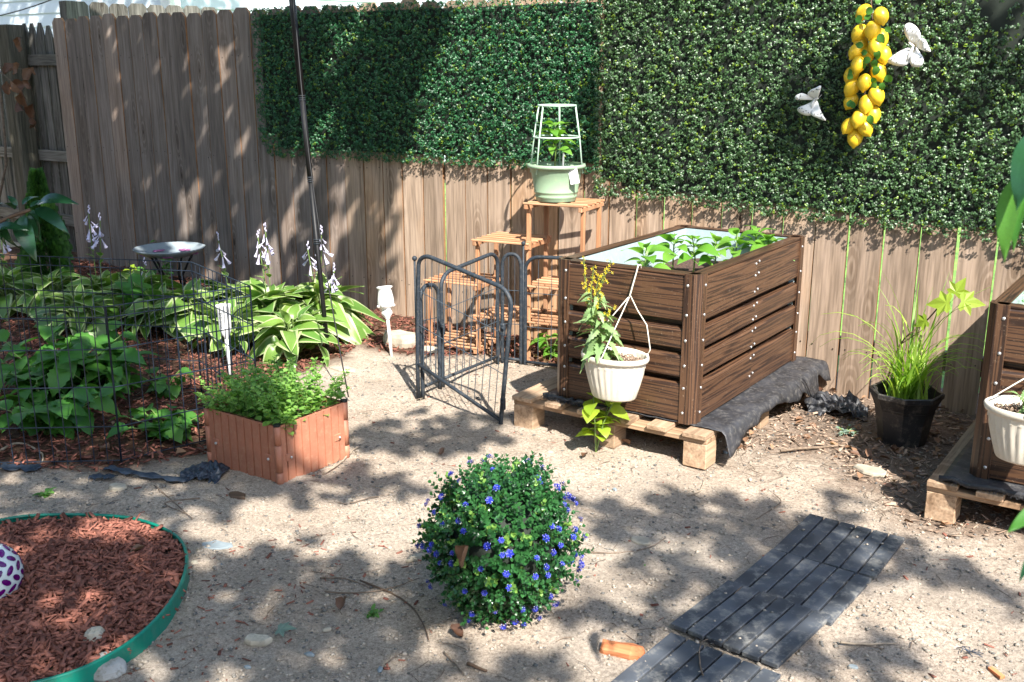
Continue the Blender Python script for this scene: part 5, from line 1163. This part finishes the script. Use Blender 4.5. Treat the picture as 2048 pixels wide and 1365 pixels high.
PEB = ['small pebble on the nearest edge of the farthest deck tile', 'small pebble just right of the farthest deck tile', 'small pebble in the shade between planter and flower ball', 'small pebble at the bottom edge left of the flower ball', 'small pebble right of the flower ball in the dappled shade', 'small pebble in the shade by the teal maple leaf', 'small pebble just above and right of the teal maple leaf', 'small pebble on the second farthest deck tile', 'small pebble on the bright sand above the flower ball', 'small pebble left of the sand path near the planter corner', 'small pebble between flower ball and pallet', 'small pebble on the sunlit patch right of the green edging', 'small pebble halfway between the middle pallet and the tiles', 'small pebble just in front of the middle pallet corner block', 'small pebble on the bright sand below the right pallet', 'small pebble between the green edging and the blue fabric', 'small pebble beside the weed at the far left', 'small pebble on bright sand right of the top of the flower ball']
for k, (x, y) in enumerate(((1665, 1100+0), (1812, 1100), (700, 1000), (760, 1340), (1340, 1150), (620, 1310), (655, 1260), (1570, 1238), (980, 900), (640, 870), (1100, 905), (560, 1180), (1500, 960), (1450, 905), (1900, 1200), (330, 1000), (120, 965), (1230, 980))):
    stone(PEB[k], x, y, .020+.012*random.random(), .016, .009, k*40, ('stone', 'slate')[k % 2], seed=k, name='pebble')['group'] = 'larger loose pebbles on the sand'
# wood chunk
p = spot(1245, 1308); mb = MB(); V = []
for i, (x, w, h) in enumerate(((-.055, .019, .026), (-.046, .023, .030), (-.01, .026, .034), (.025, .025, .032), (.05, .021, .028), (.056, .017, .020))):
    for (yy, zz) in ((-1, 0), (-1.05, .55), (-.45, 1), (.5, .95), (1, .5), (.95, 0)): V.append((x+random.uniform(-.004, .004), w*yy*random.uniform(.8, 1.15), h*zz*random.uniform(.78, 1.15)))
mb.add(V, [(i*6+k, i*6+(k+1) % 6, (i+1)*6+(k+1) % 6, (i+1)*6+k) for i in range(5) for k in range(6)]+[(5, 4, 3, 2, 1, 0), tuple(range(30, 36))])
mb.build('wood_chunk', 'woodchunk', loc=(p.x, p.y, .0), rot=(0, 0, R(12)), label='split chunk of bright orange wood on the sand below the flower ball', cat='wood chunk')
mb = MB(); mb.box((0, 0, .006), (.045, .014, .008)); p = spot(1890, 1100) if False else spot(1992, 1350); mb.build('wood_chip', 'woodchunk', loc=(p.x, p.y, 0), rot=(0, 0, R(-40)), label='flat orange wood chip at the lower right corner', cat='wood chip')
def stick(label, pts, r=.0035, mat='twig', z=.006):
    P = [spot(x, y)+Vector((0, 0, z)) for x, y in pts]; o = P[0].copy(); P = crom([tuple(q-o) for q in P], 4, False)
    for q in P: q.x += random.gauss(0, r*.25); q.z += abs(random.gauss(0, r*.3))
    MB().tube(P, [r*(1-.55*i/len(P)) for i in range(len(P))], 7).build('stick', mat, loc=o, label=label, cat='stick')
stick('long brown branch lying across the litter in front of the black pot', [(1560, 905), (1640, 898), (1720, 890), (1745, 880), (1800, 878), (1905, 895)], .006)
stick('thin curved dark twig arching right of the flower ball', [(1170, 1108), (1240, 1110), (1300, 1098), (1330, 1080)], .0026)
stick('dark branched twig left of the flower ball', [(720, 1165), (780, 1190), (820, 1215), (845, 1250), (858, 1285)], .0032, 'brownstem')
stick('long thin curved twig crossing the shaded sand', [(650, 1188), (720, 1190), (790, 1178), (838, 1160)], .0026)
stick('short stick with forked end at the upper left of the branched twig', [(640, 1160), (690, 1162), (740, 1180)], .003)
stick('pale curved root lying against the right side of the planter', [(648, 950), (680, 930), (705, 905), (722, 895)], .0045, 'paletwig')
stick('straight thin twig on the sand near the lower middle', [(888, 1310), (912, 1335), (925, 1352)], .003)
stick('stubby dark brown twig by the bottom edge', [(935, 1332), (975, 1348)], .0055, 'brownstem')
stick('smooth pale stick on the bright sand right of the tiles', [(1680, 1290), (1740, 1293), (1795, 1291)], .0038, 'paletwig')
stick('forked twig on the sand above the tiles', [(1512, 1043), (1540, 1025), (1562, 1007), (1545, 990)], .003)
stick('curved grey twig at the upper left of the tiles', [(1375, 995), (1400, 985), (1408, 962)], .0035, 'paletwig')
stick('small dark twig lying on the third tile', [(1455, 1235), (1460, 1215), (1482, 1187)], .0028, z=.022)
stick('long thin twig between the green edging and the planter', [(400, 1000), (330, 1010), (370, 1030), (385, 1040)], .0026)
stick('thin twig on the sand left of the slate', [(310, 975), (350, 1010), (385, 1042)], .0028)
stick('twig sticking along the nearest tile', [(1405, 1365), (1398, 1335), (1402, 1300), (1425, 1290)], .0024, z=.02)
stick('pale crooked root at the left inside the wire fence', [(0, 905), (40, 890), (85, 912), (80, 935)], .006, 'paletwig')
stick('grey branch on the mulch at the far left by the conifer', [(0, 612), (60, 590), (110, 580)], .008, 'paletwig', z=.02)
stick('thin twig by the bottom left stone', [(218, 1365), (260, 1350), (300, 1340)], .0024)
stick('dark thick stick leaning in the litter behind the black pot', [(1870, 812), (1920, 806), (1965, 795)], .009, 'twig', z=.02)
stick('fine twig on the sand between planter and pallet', [(700, 1010), (740, 1000), (780, 992)], .0024)
mb = MB()
def fallen(label, px_, py_, s, az, mat, z=.008, me=None, tilt=0):
    p = spot(px_, py_, z); o = bpy.data.objects.new('fallen_leaf', me or maple('fallen_leaf', mat)); C.objects.link(o); o.location = p; o.scale = (s, s, s); o.rotation_euler = (R(tilt), R(8), R(az)); o['label'] = label; o['category'] = 'fallen leaf'; return o
MT['tealleaf'] = leafmat('pale_teal_leaf', (0.15, 0.22, 0.17), (0.26, 0.34, 0.27), 0.6, 0.1)
fallen('pale teal maple leaf lying on the shaded sand', 560, 1258, .042, -60, 'tealleaf', .018, tilt=10)
fallen('brown oak leaf lying behind the black pot', 1855, 862, .085, 30, 'dryleaf', .03, tilt=-10)
for k, (x, y, s, rz, lab) in enumerate(((680, 1220, .05, 30, 'grey brown curled leaf near the dark branched twig'), (925, 1275, .05, 80, 'yellow brown dead leaf under the flower ball'), (880, 910+0, .04, 10, 'small dead leaf on the sand above the flower ball'), (1260, 890, .06, 70, 'pale dead leaf under the pallet front'),
                                       (200, 905, .06, 20, 'pale crumpled leaf at the wire fence foot'), (260, 1107, .045, -20, 'small grey green leaf on the red mulch circle'), (1165, 915, .04, 0, 'dead leaf beside the sapling'), (1640, 790, .09, 40, 'large tan dead leaf on the black fabric scrap'), (1790, 905, .05, 20, 'yellowish dead leaf in front of the black pot'))):
    curled('dead_leaf', lab, 'dead leaf', spot(x, y, .008 if y != 1107 else .05), s, rz, tilt=5)
n = 900; q = rand_in(LITTER, n); z = gheight(q[:, 0], q[:, 1])+.012
CURL = ([(0, 0, 0), (-.3, .3, .2), (-.28, .7, .26), (0, 1, .1), (.28, .7, .22), (.3, .3, .24)], OVAL[1])
scatter('leaf_litter', CURL[0], CURL[1], np.stack([q[:, 0], q[:, 1], z], 1), basis(np.stack([rng.normal(0, .35, n), rng.normal(0, .35, n), np.ones(n)], 1), rng.uniform(0, 6.28, n)), rng.uniform(.015, .05, n), rng.random(n), 'dryleaf', kind='stuff', label='curled dead leaves lying among the bark litter by the fence')
q = np.stack([rng.uniform(-3.6, -1.7, 700), rng.uniform(4.30, 4.74, 700)], 1); n = len(q)
scatter('leaf_litter', CURL[0], CURL[1], np.stack([q[:, 0], q[:, 1], gheight(q[:, 0], q[:, 1])+.014], 1), basis(np.stack([rng.normal(0, .4, n), rng.normal(0, .4, n), np.ones(n)], 1), rng.uniform(0, 6.28, n)), rng.uniform(.015, .045, n), rng.random(n), 'dryleaf', kind='stuff', label='dead leaves gathered at the fence foot under the plant stand')
n = 500; q = rand_in(GARDEN, n, (-7.0, -2.8, 2.0, 4.7))
scatter('leaf_litter', CURL[0], CURL[1], np.stack([q[:, 0], q[:, 1], gheight(q[:, 0], q[:, 1])+.016], 1), basis(np.stack([rng.normal(0, .4, n), rng.normal(0, .4, n), np.ones(n)], 1), rng.uniform(0, 6.28, n)), rng.uniform(.015, .05, n), rng.random(n), 'dryleaf', kind='stuff', label='dead leaves scattered on the mulch of the garden bed')
# weeds
wl = leafmesh('leaf', ['mint'], 1.0, .3, .1, .2, 6, 4)
for (x, y, s, lab) in ((90, 993, .03, 'small green weed in the sand at the left'), (745, 1232, .022, 'low green weed left of the flower ball'), (1290, 1135, .012, 'tiny weed in the bright sand right of the flower ball')):
    leafy('weed', lab, 'weed', spot(x, y), 4, s, int(x), s*.9, s*.5, 5, mats=[wl], tilt=(-5, 40))
leafy('blue_green_weed', 'tiny blue green weed beside the black fabric scrap', 'weed', spot(1690, 868), 9, .02, 91, .06, .02, 7, mats=[leafmesh('leaf', ['tealleaf'], 1.0, .35, .1, .1, 6, 4)])
# crumpled fabrics
def crumple(label, px_, py_, a, b_, h, seed, mat, rz=0, k1=9, z=.004):
    p = spot(px_, py_); mb = MB(); n = 34; V = []; g2 = random.Random(seed); ox, oy = g2.uniform(0, 50), g2.uniform(0, 50)
    for j in range(n+1):
        for i in range(n+1):
            u, v = -1+2*i/n, -1+2*j/n; r = math.hypot(u, v); f = max(0, 1-r*r*.55)
            hN = float(vnoise(np.array(ox+u*k1*.35), np.array(oy+v*k1*.22), seed)); h2 = float(vnoise(np.array(ox+u*k1), np.array(oy+v*k1*.8), seed+2)); rg = abs(math.sin((u*2.2+v*.9+hN*2.2)*2.6))
            V.append((a/2*u*(1+.35*(hN-.5)), b_/2*v*(1+.5*(h2-.5)), h*f*(.15+.55*hN*rg+.45*h2)*(1 if r < 1.1 else .3)))
    mb.add(V, [(j*(n+1)+i, j*(n+1)+i+1, (j+1)*(n+1)+i+1, (j+1)*(n+1)+i) for j in range(n) for i in range(n)], 0, True)
    o = mb.build('fabric_scrap', mat, loc=(p.x, p.y, z), rot=(0, 0, R(rz)), label=label, cat='fabric'); m = o.modifiers.new('thickness', 'SOLIDIFY'); m.thickness = .003; return o
crumple('crumpled blue black fabric at the left foot of the terracotta planter', 412, 950, .15, .16, .05, 3, 'bfabric', 30)
crumple('crumpled black fabric scrap by the fence between bed and black pot', 1672, 822, .26, .20, .10, 6, 'fabric', 20)
def strip_(label, pts, w, seed, mat='bfabric'):
    P = [spot(x, y, .008) for x, y in pts]; o = P[0].copy(); P = crom([tuple(q-o) for q in P], 6, False); mb = MB(); V = []; g2 = random.Random(seed)
    for i, q in enumerate(P):
        d = (P[min(i+1, len(P)-1)]-P[max(0, i-1)]).normalized(); s = Vector((-d.y, d.x, 0))
        for j in range(5): u = -1+2*j/4; V.append(q+s*u*w*(1+.4*math.sin(i*1.3+seed))+Vector((0, 0, .010*abs(math.sin(i*1.1+j*1.5)))))
    mb.add(V, [(i*5+j, i*5+j+1, i*5+6+j, i*5+5+j) for i in range(len(P)-1) for j in range(4)], 0, True); ob = mb.build('fabric_strip', mat, loc=o, label=label, cat='fabric'); m = ob.modifiers.new('thickness', 'SOLIDIFY'); m.thickness = .002
strip_('strip of blue black landscape fabric trailing left from the crumple', [(215, 938), (260, 948), (320, 958), (375, 965)], .018, 1)
strip_('buried edge of blue fabric at the far left below the wire fence', [(0, 936), (40, 938), (80, 940)], .030, 2)
strip_('half buried blue fabric patch between wire fence and flat stone', [(178, 958), (205, 956), (228, 958)], .018, 3)
# blue string
mb = MB(); p = spot(1940, 1308)
for k in range(7): a = k*.9; mb.tube([(0, 0, .005), (.02*math.cos(a), .012*math.sin(a), .012), (.035*math.cos(a+.5), .022*math.sin(a+.5), .005)], .0014, 5)
mb.build('frayed_string', 'bfabric', loc=p, label='small frayed tuft of blue black string on the bright sand', cat='string')
# dry vine at the far left
vine = thing('dry_vine', 'dry vine with curled brown leaves hanging over the old fence post', 'vine', wallspot(5, 150, 4.5)); V0 = wallspot(5, 150, 4.5)
mb = MB(); mb.tube([wallspot(x, y, 4.5)-V0 for x, y in ((-20, 128), (20, 160), (40, 195), (60, 235), (72, 262))], .004, 6); mb.tube([wallspot(x, y, 4.5)-V0 for x, y in ((-10, 120), (3, 200), (10, 280), (12, 330), (2, 380), (-10, 430))], .010, 8); mb.tube([wallspot(x, y, 4.5)-V0 for x, y in ((0, 134), (40, 138), (75, 140))], .0015, 5); mb.build('stem', 'bark', vine)
for k, (x, y, s) in enumerate(((8, 150, .15), (22, 175, .16), (18, 190, .12), (35, 205, .14), (45, 185, .13), (52, 215, .15), (62, 238, .15), (72, 245, .13), (40, 105, .13), (70, 150, .10), (28, 150, .11), (45, 160, .09))):
    o = curled('leaf', None, None, wallspot(x, y, 4.45)-V0, s*.85, k*50, tilt=60, parent=vine)
    o.rotation_euler = (R(random.uniform(40, 130)), R(random.uniform(0, 180)), R(random.uniform(-40, 40)))
gv = curled('leaf', 'grey weathered leaf', None, wallspot(50, 165, 4.6)-V0, .12, 30, 'dryleaf', 60, vine)

# ================================================================= NEAR BRANCHES
gl_ = leafmesh('leaf', ['glossy'], 1.0, .19, .10, .35, 10, 4)
nb = thing('glossy_branch', 'branch of glossy dark green leaves reaching in at the left in front of the fence', 'branch', Vector((-5.15, 1.9, 0))); NO = nb.location.copy()
def atd(x, y, D):      # a point D metres out along the sight line
    d = Vector(ray(x, y)); return Vector((0, 0, H_CAM))+d*D
BD = 3.6
tip0 = atd(60, 420, BD)-NO
mb = MB(); base = atd(-160, 560, BD)-NO; mb.tube(crom([(base.x-.05, base.y, 0), tuple(base), tuple(atd(-20, 455, BD)-NO), tuple(tip0)], 5, False), [.012-.0004*i for i in range(16)], 6); mb.build('stem', 'brownstem', nb)
for k, (x0, y0, x1, y1) in enumerate(((75, 410, 135, 387), (70, 418, 132, 450), (55, 425, 90, 470), (50, 430, 40, 490), (30, 420, 0, 395), (20, 440, -10, 480), (60, 415, 95, 395), (40, 435, 60, 505), (35, 412, 15, 388), (10, 450, 25, 505), (65, 420, 72, 480), (-10, 460, 40, 445), (-5, 440, -20, 400), (45, 410, 70, 385))):
    a = atd(x0, y0, BD+.03*math.sin(k*2.1)); b = atd(x1, y1, BD-.06*math.cos(k*1.7)); d = b-a; l = d.length; y_ = d.normalized(); z_ = Vector((.2, -.5, .9)).normalized(); z_ = (z_-y_*z_.dot(y_)).normalized(); x_ = y_.cross(z_)
    M = Matrix((x_, y_, z_)).transposed(); place(gl_, 'leaf', nb, a-NO, M, l*1.05)
rb = thing('hanging_leaves', 'long drooping green leaves hanging close to the lens at the right edge', 'branch', atd(2150, 300, 1.25)); RO = rb.location.copy()
long_ = leafmesh('leaf', ['leafy'], 1.0, .15, .10, .12, 12, 4); dark_ = leafmesh('leaf', ['glossy'], 1.0, .20, .12, .15, 12, 4)
for (me, x0, y0, x1, y1, D, wf_) in ((long_, 2040, 350, 2000, 520, 1.25, .85), (dark_, 2100, 250, 2022, 410, 1.22, .9), (long_, 2060, 380, 2020, 500, 1.28, .6), (long_, 2110, 1010, 2015, 1058, 1.1, 1.0), (dark_, 2080, 1100, 2035, 1160, 1.15, .5)):
    a = atd(x0, y0, D); b = atd(x1, y1, D-.02); d = b-a; l = d.length; y_ = d.normalized(); z_ = (Vector((-.25, -.75, .35))); z_ = (z_-y_*z_.dot(y_)).normalized(); x_ = y_.cross(z_)
    place(me, 'leaf', rb, a-RO, Matrix((x_, y_, z_)).transposed(), (l*wf_, l, l))
mb = MB(); mb.tube([atd(2040, 345, 1.25)-RO, atd(2100, 300, 1.25)-RO, atd(2300, 200, 1.3)-RO], .003, 6); mb.tube([atd(2100, 255, 1.22)-RO, atd(2300, 200, 1.3)-RO, atd(2320, 700, 1.3)-RO, atd(2100, 1012, 1.1)-RO], .004, 6); mb.build('stem', 'stem', rb)
# ================================================================= THE TREES OVERHEAD (they cast the dappled shade)
# shade(x, y) says how leafy the crown is along the sun's path to a place in the yard
def ell(x, y, cx, cy, rx, ry, rot=0):
    c, s = math.cos(R(rot)), math.sin(R(rot)); dx, dy = x-cx, y-cy
    u, v = (dx*c+dy*s)/rx, (-dx*s+dy*c)/ry; return np.clip(1.6-1.0*np.hypot(u, v), 0, 1)
GS = [  # ground, (cx, cy, rx, ry, rot, leafiness)
 (150, 700, 330, 260, 0, .78), (0, 990, 420, 60, 0, .62), (150, 1200, 330, 160, 0, .85), (600, 1240, 260, 100, 0, .80), (650, 978, 175, 26, -3, .80), (880, 868, 150, 30, -5, .62), (470, 900, 70, 50, 0, .85),
 (1400, 1085, 130, 55, -10, .80), (1260, 1040, 90, 28, 0, .6), (1250, 1215, 120, 60, 0, .62), (1520, 1180, 160, 60, -30, .72), (1380, 1275, 120, 50, -30, .62), (1640, 1330, 150, 34, 0, .72), (800, 1350, 260, 40, 0, .80),
 (1760, 1085, 130, 10, 22, .8), (1930, 1170, 150, 12, 22, .7), (1740, 1150, 60, 18, 0, .5), (1450, 1330, 110, 40, 0, .6), (1370, 1000, 60, 20, 0, .6), (1700, 1010, 30, 8, 30, .5),
 (35, 1118, 55, 22, 0, .0), (225, 1078, 70, 14, -8, .05), (560, 690, 140, 60, 0, .12), (640, 640, 90, 40, 0, .05), (420, 572, 70, 10, 0, .0), (250, 575, 40, 10, 0, .1), (620, 1045, 240, 34, -4, .05), (560, 760, 110, 40, 0, .05), (480, 722, 120, 55, 0, .08), (360, 850, 60, 26, 0, .25), (160, 760, 40, 20, 0, .35),
 (1235, 1170, 36, 20, 0, .1), (1330, 1160, 30, 12, 0, .1), (960, 1285, 90, 14, -10, .15), (1060, 1010, 60, 60, 0, .1)]
WS = [  # fence
 (160, 200, 430, 620, 0, 1.0), (575, 470, 170, 190, 0, .62), (560, 160, 75, 220, 0, .85), (690, 160, 60, 200, 0, .55), (785, 150, 42, 170, 18, .97), (760, 290, 40, 90, 22, .95), (700, 560, 50, 60, 30, .8), (645, 430, 22, 70, 18, .8), (820, 20, 60, 50, 20, .8), (1640, 230, 34, 110, 12, .55), (1995, 90, 50, 90, 0, .5), (1180, 230, 10, 120, 0, .5), (1560, 250, 26, 70, 10, .4),
 (372, 80, 13, 36, 12, .0), (428, 160, 9, 60, 16, .05), (455, 95, 12, 40, 16, .15), (212, 245, 9, 40, 15, .4), (378, 410, 16, 70, 14, .0), (487, 262, 11, 42, 14, .15), (520, 415, 9, 60, 18, .1), (555, 470, 22, 95, 20, .05), (600, 390, 14, 70, 16, .1), (672, 440, 16, 110, 16, .0), (690, 60, 22, 40, 0, .2), (640, 250, 20, 60, 10, .3)]
def leafiness(px_, py_, L_, base):
    m = np.full(px_.shape, base, float)
    for (cx, cy, rx, ry, rot, v) in L_: w = ell(px_, py_, cx, cy, rx, ry, rot); w = np.clip(w*1.5, 0, 1); m = m*(1-w)+v*w
    return m
g = np.random.default_rng(21); Ld = np.array(LDIR); pos = []; 
def cast(P, dens, hmin, hmax, thr=None):
    k = g.random(len(P)) < dens; P = P[k]; n = len(P); h = g.uniform(hmin, hmax, n); t_ = (h-P[:, 2])/(-Ld[2]); return P-Ld[None]*t_[:, None]
# ground
n = 34000; P = np.stack([g.uniform(-8, 1.2, n), g.uniform(.2, 4.7, n), np.zeros(n)], 1); x, y, D = to_px(P); inside = (D > .5) & (x > -350) & (x < 2400) & (y < 1700)
m = leafiness(x, y, GS, 0.0); m = np.where(inside, m, .45*(vnoise(P[:, 0]*1.3, P[:, 1]*1.3, 8) > .5)); v = vnoise(P[:, 0]*5, P[:, 1]*5, 11)*.6+vnoise(P[:, 0]*11, P[:, 1]*11, 12)*.4; m = np.clip((m-.5)*1.7+(v-.5)*1.5+.5, 0, 1)*np.clip(m*6, 0, 1); A1 = cast(P, m*.85, 3.7, 4.8)
n = 26000; P = np.stack([g.uniform(-12, .6, n), np.full(n, 4.70), g.uniform(0, 2.9, n)], 1); x, y, D = to_px(P)
m = leafiness(x, y, WS, 0.0); v = vnoise(P[:, 0]*4-P[:, 2]*2, P[:, 2]*1.5, 14); m = np.clip((m-.5)*2.0+(v-.5)*.5+.5, 0, 1); A2 = cast(P, m*.8, 3.8, 4.9)
n = 700; P = np.stack([g.uniform(-3.13, -2.76, n), np.full(n, 2.435), g.uniform(0, .23, n)], 1); A3 = cast(P, .75*(vnoise(P[:, 0]*9, P[:, 2]*9, 3) > .33), 3.9, 4.6)
pos = np.vstack([A1, A2, A3]); cx_, cy_ = -2.2, 0.6
# two trees share the leaves: the one at the left and the one at the right of the viewer
def tree(name, label, base, sel, seed):
    root = thing(name, label, 'tree', (base[0], base[1], 0)); Q = pos[sel]; n = len(Q); gg = np.random.default_rng(seed)
    mb = MB(); b = Vector((0, 0, 0)); c = Vector(Q.mean(0))-Vector((base[0], base[1], 0)); fork = Vector((c.x*.15, c.y*.15, 3.6))
    mb.tube([(0, 0, -.1), (.04, .02, 1.5), (.02, -.03, 3.0), fork], [.21, .17, .14, .11], 12); mb.build('trunk', 'bark', root)
    q = Q[gg.choice(n, 8, replace=False)]-np.array([base[0], base[1], 0])
    for e in q: 
        e = Vector(e); mid__ = fork.lerp(e, .5)+Vector((0, 0, .35)); MB().tube(crom([tuple(fork), tuple(mid__), tuple(e)], 4, False), [.022-.0022*i for i in range(9)], 6).build('limb', 'bark', root)
    nr = np.stack([gg.normal(0, .7, n), gg.normal(0, .7, n), np.ones(n)], 1)
    scatter('leaves', *TLEAF, Q-np.array([base[0], base[1], 0]), basis(nr, gg.uniform(0, 6.28, n)), gg.uniform(.075, .125, n), gg.random(n), 'treeleaf', root, kind='stuff')
TLEAF = ([(0, 0, 0), (-.42, .2, .05), (-.4, .65, .1), (0, 1, 0), (.4, .65, .1), (.42, .2, .05)], [(0, 5, 4, 3), (0, 3, 2, 1)])
P = np.stack([g.uniform(HX-6, HX+1.2, 5200), np.full(5200, HY), g.uniform(1.2, 4.6, 5200)], 1); NT = cast(P, np.full(5200, .85), 6.2, 7.2)  # leaves of an added, unseen tree, set so their shade dims the house wall
left_ = pos[:, 0] < 0.9
tree('shade_tree', 'leafy tree standing to the left of the viewer, outside the frame', (-5.4, -2.6), left_, 1)
POS0 = pos; pos = NT; tree('shade_tree', 'leafy tree added behind the fence to shade the white house, outside the frame', (-15.5, 5.9), np.ones(len(NT), bool), 3); pos = POS0
tree('shade_tree', 'leafy tree standing to the right of the viewer, outside the frame', (4.6, -2.2), ~left_, 2)

# unseen hedge added behind the viewer to block sky light and darken the fence
eh = thing('sky_block_hedge', 'dark hedge added behind the viewer to block sky light, outside the frame', 'hedge', (-3, -5.2, 0))
mb = MB(); mb.bbox((0, 0, 1.9), (20, 1.0, 3.8), .3); mb.build('core', 'net', eh)
n = 9000; gg = np.random.default_rng(5)
scatter('foliage', SPRAY[0], [(0, 7, 3, 1), (1, 3, 4, 2), (3, 7, 6, 4)], np.stack([gg.uniform(-10, 10, n), .50+gg.uniform(0, .15, n), gg.uniform(.05, 3.9, n)], 1), basis(np.stack([gg.normal(0, .5, n), np.ones(n), gg.normal(.4, .4, n)], 1), gg.uniform(0, 6.28, n)), gg.uniform(.10, .2, n), gg.random(n), 'conifer', eh, kind='stuff')
eh2 = thing('sky_block_hedge', 'dark hedge added along the left side of the yard to block sky light, outside the frame', 'hedge', (-11.5, 0, 0))  # second added hedge, unseen, keeps sky light out from the left
mb = MB(); mb.bbox((0, 0, 1.6), (1.0, 9, 3.2), .3); mb.build('core', 'net', eh2); n = 4000
scatter('foliage', SPRAY[0], [(0, 7, 3, 1), (1, 3, 4, 2), (3, 7, 6, 4)], np.stack([.50+gg.uniform(0, .15, n), gg.uniform(-4.5, 4.5, n), gg.uniform(.05, 3.3, n)], 1), basis(np.stack([np.ones(n), gg.normal(0, .5, n), gg.normal(.4, .4, n)], 1), gg.uniform(0, 6.28, n)), gg.uniform(.10, .2, n), gg.random(n), 'conifer', eh2, kind='stuff')
